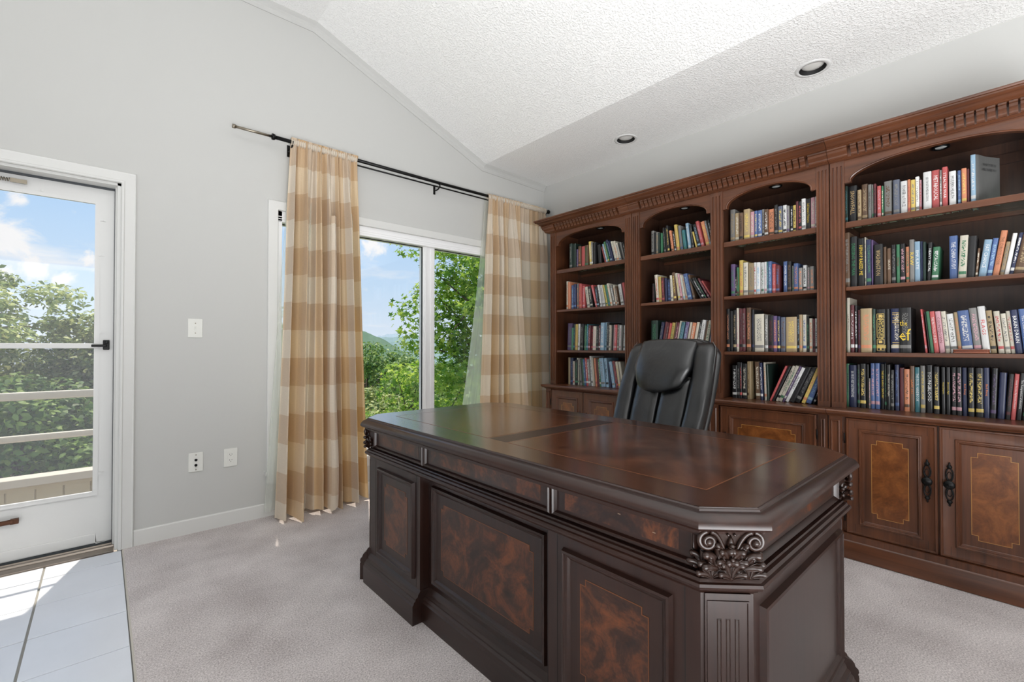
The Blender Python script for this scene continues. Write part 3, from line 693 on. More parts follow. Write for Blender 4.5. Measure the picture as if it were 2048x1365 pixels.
# ground and hills
grass = plain('meadow_grass', rgb(96, 122, 58), .95, noise=(.8, .35))
def terrain():
    n = 70; bm = bmesh.new(); g = []
    for j in range(n):
        r_ = []
        for i in range(n):
            x = -120+320*i/(n-1); y = 3.9+260*(j/(n-1))**1.6
            r_.append(bm.verts.new((x, y, GZ-.02*y-.6*math.sin(x*.05)*min(1, y/40)-(.03*max(0, y-20)))))
        g.append(r_)
    for j in range(n-1):
        for i in range(n-1): bm.faces.new((g[j][i], g[j][i+1], g[j+1][i+1], g[j+1][i]))
    return bm
obj('ground', terrain(), grass, kind='structure', smooth=True)
def hill(name, col, px0, px1, k, ridge, label, depth=120):
    """a wooded ridge: height profile along the ridge, falling to the valley towards the house"""
    from mathutils import noise
    bm = bmesh.new(); n = 120; g = []
    for j in range(14):
        r_ = []
        for i in range(n):
            px = px0+(px1-px0)*i/(n-1); x, y = at(px, k-depth*j/13)
            h = ridge(px)*(1-(j/13)**1.3)+(-30)*(j/13)**1.3
            h += (noise.noise(Vector((x*.05, y*.05, 1)))*.8+noise.noise(Vector((x*.2, y*.2, 2)))*.9)*k/400
            r_.append(bm.verts.new((x, y, h)))
        g.append(r_)
    for j in range(13):
        for i in range(n-1): bm.faces.new((g[j][i], g[j][i+1], g[j+1][i+1], g[j+1][i]))
    obj(name, bm, col, kind='structure', smooth=True, label=label)
h1 = plain('wooded_hill', rgb(84, 112, 84), .95, noise=(.14, .3)); h2 = plain('far_hill', rgb(116, 140, 138), .95, noise=(.02, .1)); h3 = plain('farthest_hill', rgb(140, 158, 166), .95)  # distance haze is painted into these hill colours, bluer and paler farther off
gau = lambda x, m, s: math.exp(-((x-m)/s)**2)
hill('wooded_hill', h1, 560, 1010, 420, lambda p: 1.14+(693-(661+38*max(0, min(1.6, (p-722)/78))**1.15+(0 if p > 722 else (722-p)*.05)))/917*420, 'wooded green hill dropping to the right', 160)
hill('far_hill', h2, 600, 1000, 1100, lambda p: 1.14+(693-(679+4*math.sin(p*.03)))/917*1100, 'low ridge with haze painted into its colour', 500)
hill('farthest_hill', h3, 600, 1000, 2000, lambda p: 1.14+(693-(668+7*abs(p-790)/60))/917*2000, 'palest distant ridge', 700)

# ================================================================ bookcases
FX, CXF, DXF, BXK = 3.09, 2.98, 3.015, 3.455     # upper face, counter edge, door face, inside of the back
ZS = [1.835, 1.472, 1.106]; ZC = .795
def flutes(bm, y0, y1, z0, z1, X, n=3, foot=.03, head=.03):
    """fluted pilaster: flat blocks at foot and head, grooves between"""
    w = y1-y0; g = .009; m = (w-n*g)/(n+1) if n else w
    ed = [y0]
    prof = [(y0, X+.02), (y0, X)]
    yy = y0
    for i in range(n):
        yy += m; prof += [(yy, X), (yy+.002, X+.006), (yy+g-.002, X+.006), (yy+g, X)]; yy += g
    prof += [(y1, X), (y1, X+.02)]
    def seg(pr, a, b):
        lo = [bm.verts.new((x, y, a)) for y, x in pr]; hi = [bm.verts.new((x, y, b)) for y, x in pr]
        for i in range(len(pr)-1): bm.faces.new((lo[i], lo[i+1], hi[i+1], hi[i]))
        bm.faces.new(lo); bm.faces.new(hi[::-1])
    seg(prof, z0+foot, z1-head); flat = [(y0, X+.02), (y0, X), (y1, X), (y1, X+.02)]
    seg(flat, z0, z0+foot); seg(flat, z1-head, z1)
def arch_z(y, y0, y1, z0=2.052, rise=.094):
    t = abs((y-(y0+y1)/2)/((y1-y0)/2-.030)); 
    if t >= 1: return z0
    return z0+.012+(rise-.012)*((1-t**2.3)**.55 if y0-y1 < -.7 else (1-t*t)**.5)
def frieze(y0, y1, ztop=2.182):
    n = 48; ys_ = [y0, y0+.0299]+[y0+.030+(y1-y0-.06)*(.5-.5*math.cos(PI*i/n)) for i in range(n+1)]+[y1-.0299, y1]
    bm = bmesh.new(); R_ = []
    for y in ys_:
        z = arch_z(y, y0, y1) if y0+.03 <= y <= y1-.03 else 2.052
        R_.append([bm.verts.new((x, y, zz)) for x, zz in ((FX, ztop), (FX, z), (FX+.024, z), (FX+.024, ztop))])
    for a, c in zip(R_, R_[1:]):
        for k in range(4): bm.faces.new((a[k], a[(k+1) % 4], c[(k+1) % 4], c[k]))
    bm.faces.new(R_[0]); bm.faces.new(R_[-1][::-1])
    return bm, [(y, arch_z(y, y0, y1) if y0+.03 <= y <= y1-.03 else 2.052) for y in ys_]
def dentil_mesh(p):
    bm = bmesh.new(); w = p*.78/2
    pr = [(.026, 0), (.034, 0), (.040, .006), (.040, .014), (.047, .022), (.056, .030), (.058, .042), (.064, .046), (.064, .054), (.026, .054)]
    lo = [bm.verts.new((-o, -w, z)) for o, z in pr]; hi = [bm.verts.new((-o, w, z)) for o, z in pr]
    bm.faces.new(lo); bm.faces.new(hi[::-1])
    for i in range(len(pr)): bm.faces.new((lo[i], lo[(i+1) % len(pr)], hi[(i+1) % len(pr)], hi[i]))
    bmesh.ops.recalc_face_normals(bm, faces=bm.faces)
    me = bpy.data.meshes.new('dentil'); bm.to_mesh(me); bm.free(); me.materials.append(bw); return me
DENT = dentil_mesh(.0345)
handle_src = {}
def pull(parent, y, z):
    """openwork iron pull: oval rings above and below a rosette, pointed ends"""
    bm = bmesh.new(); X = DXF
    def ring(cz, ry, rz, r=.0032):
        pts = [(X-.004, y+ry*math.sin(a), cz+rz*math.cos(a)) for a in [2*PI*k/18 for k in range(19)]]; tube(bm, pts, r, 6, False)
    ring(z+.046, .013, .030); ring(z-.046, .013, .030); ring(z+.040, .0085, .018, .002); ring(z-.040, .0085, .018, .002)
    for s in (1, -1):
        lathe(bm, [(0, -.004), (.009, 0), (.011, .006), (.006, .013), (.003, .018), (.005, .022), (0, .028)], (X-.004, y, z+s*.078), 10, Matrix.Rotation(0 if s > 0 else PI, 3, 'X'))
    M = Matrix.Rotation(-PI/2, 3, 'Y')
    lathe(bm, [(.012, 0), (.014, .008), (.019, .012), (.021, .017), (.016, .018), (.0135, .021), (.009, .0205), (.006, .024), (0, .025)], (X-.002, y, z), 20, M)
    return obj('handle', bm, black_iron, parent, smooth=True)
def cab_door(unit, y0, y1, z0, z1, handle_side, nlab=None):
    """raised frame door: y0 < y1; handle_side -1 = at the y0 side"""
    F = fx(DXF)
    bm = bmesh.new()
    mold(bm, rect(y0, y1, z0, z1), [(0, -.020), (0, -.003), (.003, 0), (.009, 0), (.012, -.005), (.015, -.006), (.054, -.006), (.057, .001), (.063, .002), (.066, -.002), (.069, -.001), (.075, -.012), (.078, -.014), (.078, -.020)], closed=True, F=F)
    d = obj('door', bm, bw, unit)
    obj('panel', B((y0+.076, y1-.076, z0+.076, z1-.076, -.0195, -.0135), F=F), bw, d)
    a0, a1, b0, b1 = y0+.108, y1-.108, z0+.108, z1-.108; k = .022
    pts = [(a0+k, b0), (a1-k, b0), (a1-k, b0+k), (a1, b0+k), (a1, b1-k), (a1-k, b1-k), (a1-k, b1), (a0+k, b1), (a0+k, b1-k), (a0, b1-k), (a0, b0+k), (a0+k, b0+k)]
    bm = bmesh.new(); prism(bm, pts, -.0136, -.0130, F); obj('burl_field', bm, bburl, d)
    bm = bmesh.new(); mold(bm, pts, [(-.0008, -.0135), (-.0008, -.0126), (.0012, -.0126), (.0012, -.0135)], closed=True, F=F); obj('inlay_line', bm, inlay_m, d)
    # mitre seams of stiles and rails
    bm = bmesh.new()
    for yy in (y0+.036, y1-.038):
        for zz in ((z0+.013, z0+.053), (z1-.053, z1-.013)): box(bm, yy-.0006, yy+.0006, zz[0], zz[1], -.0062, -.0056, F)
    obj('joint_seam', bm, dark_slot, d)
    if handle_side: pull(d, (y0+.036) if handle_side < 0 else (y1-.036), (z0+z1)/2+.04)
    hy = y1+.006 if handle_side < 0 else y0-.006
    for hz in (z0+.09, z1-.11):
        bm = bmesh.new(); tube(bm, [(DXF-.002, hy, hz-.028), (DXF-.002, hy, hz+.028)], .0035, 8); obj('hinge', bm, black_iron, d, smooth=True)
    return d
def base_panel(unit, y0, y1):
    F = fx(DXF+.008)
    bm = bmesh.new(); box(bm, y0+.002, y1-.002, .128, .755, -.02, 0, F)
    mold(bm, rect(y0+.012, y1-.012, .15, .735), [(0, 0), (0, .006), (.004, .009), (.008, .006), (.010, 0)], closed=True, F=F)
    return obj('base_pilaster', bm, bw, unit)
def unit(ya, yb, bays, pil, label, left_end=False, right_end=False, doors=()):
    """ya > yb: left and right ends as seen from the room"""
    t = thing('bookcase', (3.2, (ya+yb)/2, 0), label, 'bookcase', None)
    # carcass
    obj('plinth', B((3.0, XB-.004, yb+.0015, ya-.0015, .004, .13)), bw, t)
    bm = bmesh.new(); path = [(2.99, yb+.001), (2.99, ya-.001)]+([(XB-.01, ya-.001)] if left_end else [])
    prof = [(-.02, .003), (0, .003), (0, .078), (-.004, .084), (-.004, .090), (-.010, .098), (-.020, .105), (-.022, .114), (-.028, .118), (-.03, .130), (-.045, .130)]
    mold(bm, [(2.99, yb+.001), (2.99, ya-.001)], prof); obj('plinth_moulding', bm, bwy, t)
    obj('base_cabinet', B((DXF+.026, XB-.006, yb+.002, ya-.002, .13, .757)), bw, t)
    bm = bmesh.new(); e = .022 if left_end else -.001
    path = [(CXF, yb+.001), (CXF, ya+e)]+([(XB-.008, ya+e)] if left_end else [])
    mold(bm, path, [(-.06, .757), (-.030, .757), (-.024, .764), (-.014, .768), (-.006, .772), (-.001, .780), (0, .787), (-.004, .794), (-.012, ZC), (-.06, ZC)])
    box(bm, CXF+.05, XB-.008, yb+.001, ya+e-.001, .758, ZC-.0002)
    obj('counter', bm, bwy, t)
    # upper carcass
    for s, y in ((1, ya), (-1, yb)):
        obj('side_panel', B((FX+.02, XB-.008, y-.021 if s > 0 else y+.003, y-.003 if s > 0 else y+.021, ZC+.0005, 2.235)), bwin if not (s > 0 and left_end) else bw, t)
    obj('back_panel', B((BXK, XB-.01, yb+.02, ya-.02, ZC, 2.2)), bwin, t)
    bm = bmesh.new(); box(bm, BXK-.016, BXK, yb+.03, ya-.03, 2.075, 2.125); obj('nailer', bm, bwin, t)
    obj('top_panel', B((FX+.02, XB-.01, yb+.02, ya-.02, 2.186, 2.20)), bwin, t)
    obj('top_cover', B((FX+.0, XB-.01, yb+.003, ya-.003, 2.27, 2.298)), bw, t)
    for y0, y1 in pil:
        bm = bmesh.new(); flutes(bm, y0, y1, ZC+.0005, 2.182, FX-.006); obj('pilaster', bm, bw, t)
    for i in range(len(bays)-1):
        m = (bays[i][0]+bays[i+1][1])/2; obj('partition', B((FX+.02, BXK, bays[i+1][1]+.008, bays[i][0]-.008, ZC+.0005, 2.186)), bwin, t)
    for y0, y1 in bays:
        bm, pts = frieze(y0, y1); f = obj('arched_frieze', bm, bwy, t)
        bm = bmesh.new(); mold(bm, pts[1:-1], [(-.000, -.001), (-.000, .004), (.004, .006), (.008, .004), (.009, .0005)], F=fx(FX)); obj('arch_bead', bm, bwy, f)
        for z, kind in zip(ZS, (1, 0, 0)):
            if kind:
                s = obj('shelf', B((FX+.004, FX+.022, y0+.001, y1-.001, z-.034, z-.001)), bwy, t, bevel=.003); obj('shelf_rail', B((BXK-.014, BXK-.001, y0+.001, y1-.001, z-.03, z-.008)), bwy, t)
                obj('glass_shelf', B((FX+.022, BXK-.015, y0+.002, y1-.002, z-.008, z-.001)), shelf_glass, s)
            else:
                obj('shelf', B((FX+.004, BXK-.001, y0+.001, y1-.001, z-.022, z-.001)), bwy, t, bevel=.003)
        ym = (y0+y1)/2
        bm = bmesh.new(); lathe(bm, [(.026, 0), (.036, -.002), (.037, -.010), (.031, -.012), (.026, -.007), (.026, 0)], (3.26, ym, 2.186), 24); p = obj('puck_light', bm, black_iron, t, smooth=True)
        bm = bmesh.new(); lathe(bm, [(0, -.010), (.02, -.009), (.026, -.006)], (3.26, ym, 2.186), 24); obj('lens', bm, plain('puck_lens', rgb(190, 194, 192), .15), p, smooth=True)
    # cornice
    prof = [(0, 2.180), (.012, 2.180), (.016, 2.184), (.024, 2.186), (.026, 2.188), (.026, 2.241), (.060, 2.243), (.066, 2.247), (.064, 2.252), (.070, 2.254), (.078, 2.262), (.090, 2.272), (.100, 2.276), (.104, 2.280), (.104, 2.286), (.110, 2.288), (.113, 2.294), (.110, 2.300), (0, 2.300)]
    path = [(FX-.0, yb+.001), (FX-.0, ya-(.0 if left_end else .001))]+([(XB-.01, ya)] if left_end else [])
    bm = bmesh.new(); mold(bm, path, prof); obj('cornice', bm, bwy, t)
    # solid blocks over the pilasters, dentils between
    blk = [(.026, 0), (.034, 0), (.040, .006), (.040, .014), (.047, .022), (.056, .030), (.058, .042), (.064, .046), (.064, .054), (.026, .054)]
    a1 = ya-.10 if left_end else ya-.105; a0 = yb+.105
    for p0, p1 in ((yb+.001, a0-.012), (a1+.012, ya-(.0 if left_end else .001))):
        bm = bmesh.new(); pth = [(FX, p0), (FX, p1)]
        if left_end and p1 == ya: pth = [(FX, p0), (FX, ya), (XB-.02, ya)]
        mold(bm, pth, [(o, 2.188+z) for o, z in blk]); obj('cornice_block', bm, bwy, t)
    n = round((a1-a0)/.0345); st = (a1-a0)/n
    for i in range(n):
        o = bpy.data.objects.new('dentil', DENT); COL.objects.link(o); o.parent = t
        o.location = Vector((FX, a0+st*(i+.5), 2.188))-t.location
    for a, b in doors[0]: base_panel(t, a, b)
    for d in doors[1]: cab_door(t, *d)
    return t
YA, YB_, YC, YD = 2.92, 2.045, .735, -.167
unit(YA, YB_, [(2.108, 2.85)], [(2.85, 2.917), (2.048, 2.108)], 'narrow dark cherry bookcase with one arched bay, in the corner by the curtain', left_end=True,
     doors=([(2.852, 2.918), (2.047, 2.107)], [(2.482, 2.842, .132, .752, -1), (2.117, 2.476, .132, .752, 1)]))
unit(YB_, YC, [(1.42, 1.975), (.80, 1.34)][::1] and [(1.42, 1.975), (.80, 1.34)], [(1.975, 2.042), (1.34, 1.42), (.738, .80)], 'dark cherry bookcase with two arched bays, behind the leather chair',
     doors=([(1.976, 2.043), (1.345, 1.415), (.737, .783)], [(1.424, 1.968, .132, .752, -1), (.792, 1.332, .132, .752, 1)]))
unit(YC, YD, [(-.097, .665)], [(.665, .732), (-.164, -.097)], 'wide dark cherry bookcase with one broad arch and two doors, at the right edge',
     doors=([(.668, .733), (-.165, -.10)], [(.287, .652, .132, .752, -1), (-.085, .280, .132, .752, 1)]))

# ================================================================ books
CN = {'bk': ('black', (32, 32, 34)), 'nv': ('navy blue', (34, 44, 84)), 'bl': ('blue', (62, 98, 160)), 'lb': ('light blue', (140, 180, 208)), 'tl': ('teal', (36, 124, 136)),
      'gn': ('green', (48, 124, 82)), 'dg': ('dark green', (34, 58, 50)), 'rd': ('red', (196, 46, 44)), 'mr': ('maroon', (104, 34, 42)), 'or': ('orange', (216, 122, 60)),
      'yl': ('yellow', (222, 190, 60)), 'cr': ('cream', (212, 204, 184)), 'wh': ('white', (224, 224, 222)), 'gy': ('grey', (132, 130, 126)), 'bn': ('brown', (104, 74, 48)),
      'tn': ('tan', (176, 150, 104)), 'pk': ('pink', (206, 146, 158)), 'pu': ('purple', (98, 72, 122)), 'sl': ('slate', (96, 104, 124))}
_bm = {}
def book_mat(c, p):
    if (c, p) in _bm: return _bm[(c, p)]
    m, nt, b, N, L = nodes('book_cover_'+CN[c][0].replace(' ', '_')); base = rgb(*CN[c][1])
    b.inputs['Roughness'].default_value = .42; b.inputs['Coat Weight'].default_value = .1
    tc = N('ShaderNodeTexCoord'); oi = N('ShaderNodeObjectInfo')
    hs = N('ShaderNodeHueSaturation'); mr = N('ShaderNodeMapRange'); hs.inputs['Saturation'].default_value = .85; mr.inputs[3].default_value = .62; mr.inputs[4].default_value = .95; L(oi.outputs['Random'], mr.inputs[0]); L(mr.outputs[0], hs.inputs['Value'])
    if p != '-':
        # ornament printed up the spine: a block of fine marks and a solid band
        sp = N('ShaderNodeSeparateXYZ'); L(tc.outputs['Generated'], sp.inputs[0])
        ad = N('ShaderNodeVectorMath'); ad.operation = 'ADD'; L(tc.outputs['Object'], ad.inputs[0]); L(oi.outputs['Random'], ad.inputs[1])
        mp = N('ShaderNodeMapping'); mp.inputs['Scale'].default_value = (1, 150, 260); L(ad.outputs[0], mp.inputs[0])
        n = N('ShaderNodeTexNoise'); n.inputs['Scale'].default_value = 1; n.inputs['Detail'].default_value = 1; L(mp.outputs[0], n.inputs['Vector'])
        g = N('ShaderNodeMath'); g.operation = 'GREATER_THAN'; g.inputs[1].default_value = .52; L(n.outputs[0], g.inputs[0])
        def win_(s, lo, hi):
            a = N('ShaderNodeMath'); a.operation = 'GREATER_THAN'; L(s, a.inputs[0]); a.inputs[1].default_value = lo
            c_ = N('ShaderNodeMath'); c_.operation = 'LESS_THAN'; L(s, c_.inputs[0]); c_.inputs[1].default_value = hi
            k = N('ShaderNodeMath'); k.operation = 'MULTIPLY'; L(a.outputs[0], k.inputs[0]); L(c_.outputs[0], k.inputs[1]); return k.outputs[0]
        def mul(a, c_):
            k = N('ShaderNodeMath'); k.operation = 'MULTIPLY'; L(a, k.inputs[0]); L(c_, k.inputs[1]); return k.outputs[0]
        txt = mul(mul(g.outputs[0], win_(sp.outputs[1], .25, .75)), win_(sp.outputs[2], .28, .88))
        bd = win_(sp.outputs[2], .10, .17)
        on = N('ShaderNodeMath'); on.operation = 'MAXIMUM'; L(txt, on.inputs[0]); L(bd, on.inputs[1])
        sx = N('ShaderNodeMath'); sx.operation = 'LESS_THAN'; L(sp.outputs[0], sx.inputs[0]); sx.inputs[1].default_value = .02
        k = mul(on.outputs[0], sx.outputs[0])
        mx = N('ShaderNodeMix'); mx.data_type = 'RGBA'; L(k, mx.inputs[0]); mx.inputs[6].default_value = base; mx.inputs[7].default_value = rgb(*CN[p][1])
        L(mx.outputs[2], hs.inputs['Color'])
    else: hs.inputs['Color'].default_value = base
    L(hs.outputs[0], b.inputs['Base Color']); _bm[(c, p)] = m; return m
page_m = plain('book_pages', rgb(206, 198, 178), .9)
_tm = {}
def text_mat(c):
    if c not in _tm: _tm[c] = plain('spine_print_'+CN[c][0].replace(' ', '_'), rgb(*CN[c][1]), .5)
    return _tm[c]
def lettering(txt, parent, mat, M, width, height, vert=False, name='spine_title'):
    """text turned into a flat mesh, fitted into width x height, laid on by matrix M (local x = reading direction)"""
    cu = bpy.data.curves.new('t', 'FONT'); cu.body = txt; cu.align_x = 'CENTER'; cu.align_y = 'CENTER'; cu.resolution_u = 1
    ob = bpy.data.objects.new('t', cu); COL.objects.link(ob)
    me = bpy.data.meshes.new_from_object(ob); COL.objects.unlink(ob); bpy.data.objects.remove(ob); bpy.data.curves.remove(cu)
    co = np.empty(len(me.vertices)*3, np.float32); me.vertices.foreach_get('co', co); co = co.reshape(-1, 3)
    if not len(co): return
    lo, hi = co.min(0), co.max(0); c = (lo+hi)/2; s = (width/(hi[0]-lo[0]), height/(hi[1]-lo[1])); s = (s[0], min(s[1], s[0]*1.8)); s = (min(s[0], s[1]*1.5), s[1])
    out = []
    for v in co: out.append(tuple(M @ Vector(((v[0]-c[0])*s[0], (v[1]-c[1])*s[1], 0))))
    me.vertices.foreach_set('co', np.array(out, np.float32).ravel()); me.update(); me.name = name; me.materials.append(mat)
    o = bpy.data.objects.new(name, me); COL.objects.link(o); o.parent = parent; return o
ORD = ['first', 'second', 'third', 'fourth', 'fifth', 'sixth', 'seventh', 'eighth', 'ninth', 'tenth', '11th', '12th', '13th', '14th', '15th', '16th', '17th', '18th', '19th', '20th', '21st', '22nd', '23rd', '24th', '25th', '26th', '27th', '28th', '29th', '30th', '31st', '32nd', '33rd', '34th', '35th', '36th']
BAYN = {'A': 'leftmost bay', 'B': 'second bay', 'D': 'third bay', 'C': 'wide rightmost bay'}
SHN = ['top shelf', 'second shelf', 'third shelf', 'counter']
def book(y, t, h, th, c, p, txt, X, z, depth, label, group):
    bm = bmesh.new(); k = min(.0022, t*.16)
    # cover: boards and a slightly rounded spine (y from 0 to t, spine at x=0)
    if th >= 0: y0, y1 = 0, t
    else: y0, y1 = -t, 0
    box(bm, .004, depth, y0, y0+k, 0, h); box(bm, .004, depth, y1-k, y1, 0, h)
    pr = [(.004, y0), (.0012, y0+.12*t), (0, y0+.3*t), (0, y0+.7*t), (.0012, y0+.88*t), (.004, y1), (.005, y1-k), (.005, y0+k)]
    lo = [bm.verts.new((x, yy, 0)) for x, yy in pr]; hi = [bm.verts.new((x, yy, h)) for x, yy in pr]
    bm.faces.new(lo); bm.faces.new(hi[::-1])
    for i in range(8): bm.faces.new((lo[i], lo[(i+1) % 8], hi[(i+1) % 8], hi[i]))
    bmesh.ops.recalc_face_normals(bm, faces=bm.faces)
    me = bpy.data.meshes.new('book'); bm.to_mesh(me); bm.free(); me.materials.append(book_mat(c, '-' if txt else p))
    o = bpy.data.objects.new('book', me); COL.objects.link(o); o.location = (X, y, z); o.rotation_euler = (th, 0, 0)
    tag(o, label, 'book', group)
    bm = bmesh.new(); box(bm, .005, depth-.004, y0+k, y1-k, .002, h-.003); me = bpy.data.meshes.new('page_block'); bmesh.ops.recalc_face_normals(bm, faces=bm.faces); bm.to_mesh(me); bm.free(); me.materials.append(page_m)
    q = bpy.data.objects.new('page_block', me); COL.objects.link(q); q.parent = o
    if txt:
        s, tc_ = txt.rsplit('/', 1) if txt.count('/') == 1 else (txt.split('/')[0], txt.split('/')[1])
        # reading downwards: local x -> -z, local y -> -y ... seen from -x
        M = Matrix(((0, 0, 0), (0, -1, 0), (-1, 0, 0)))
        M = Matrix(((0, 0, 0, -.0006), (0, -1, 0, (y0+y1)/2), (-1, 0, 0, h*.55), (0, 0, 0, 1)))
        lettering(s, o, text_mat(tc_), M, h*.62 if len(s) > 4 else h*.32, t*(.5 if len(s) > 4 else .72))
    return o
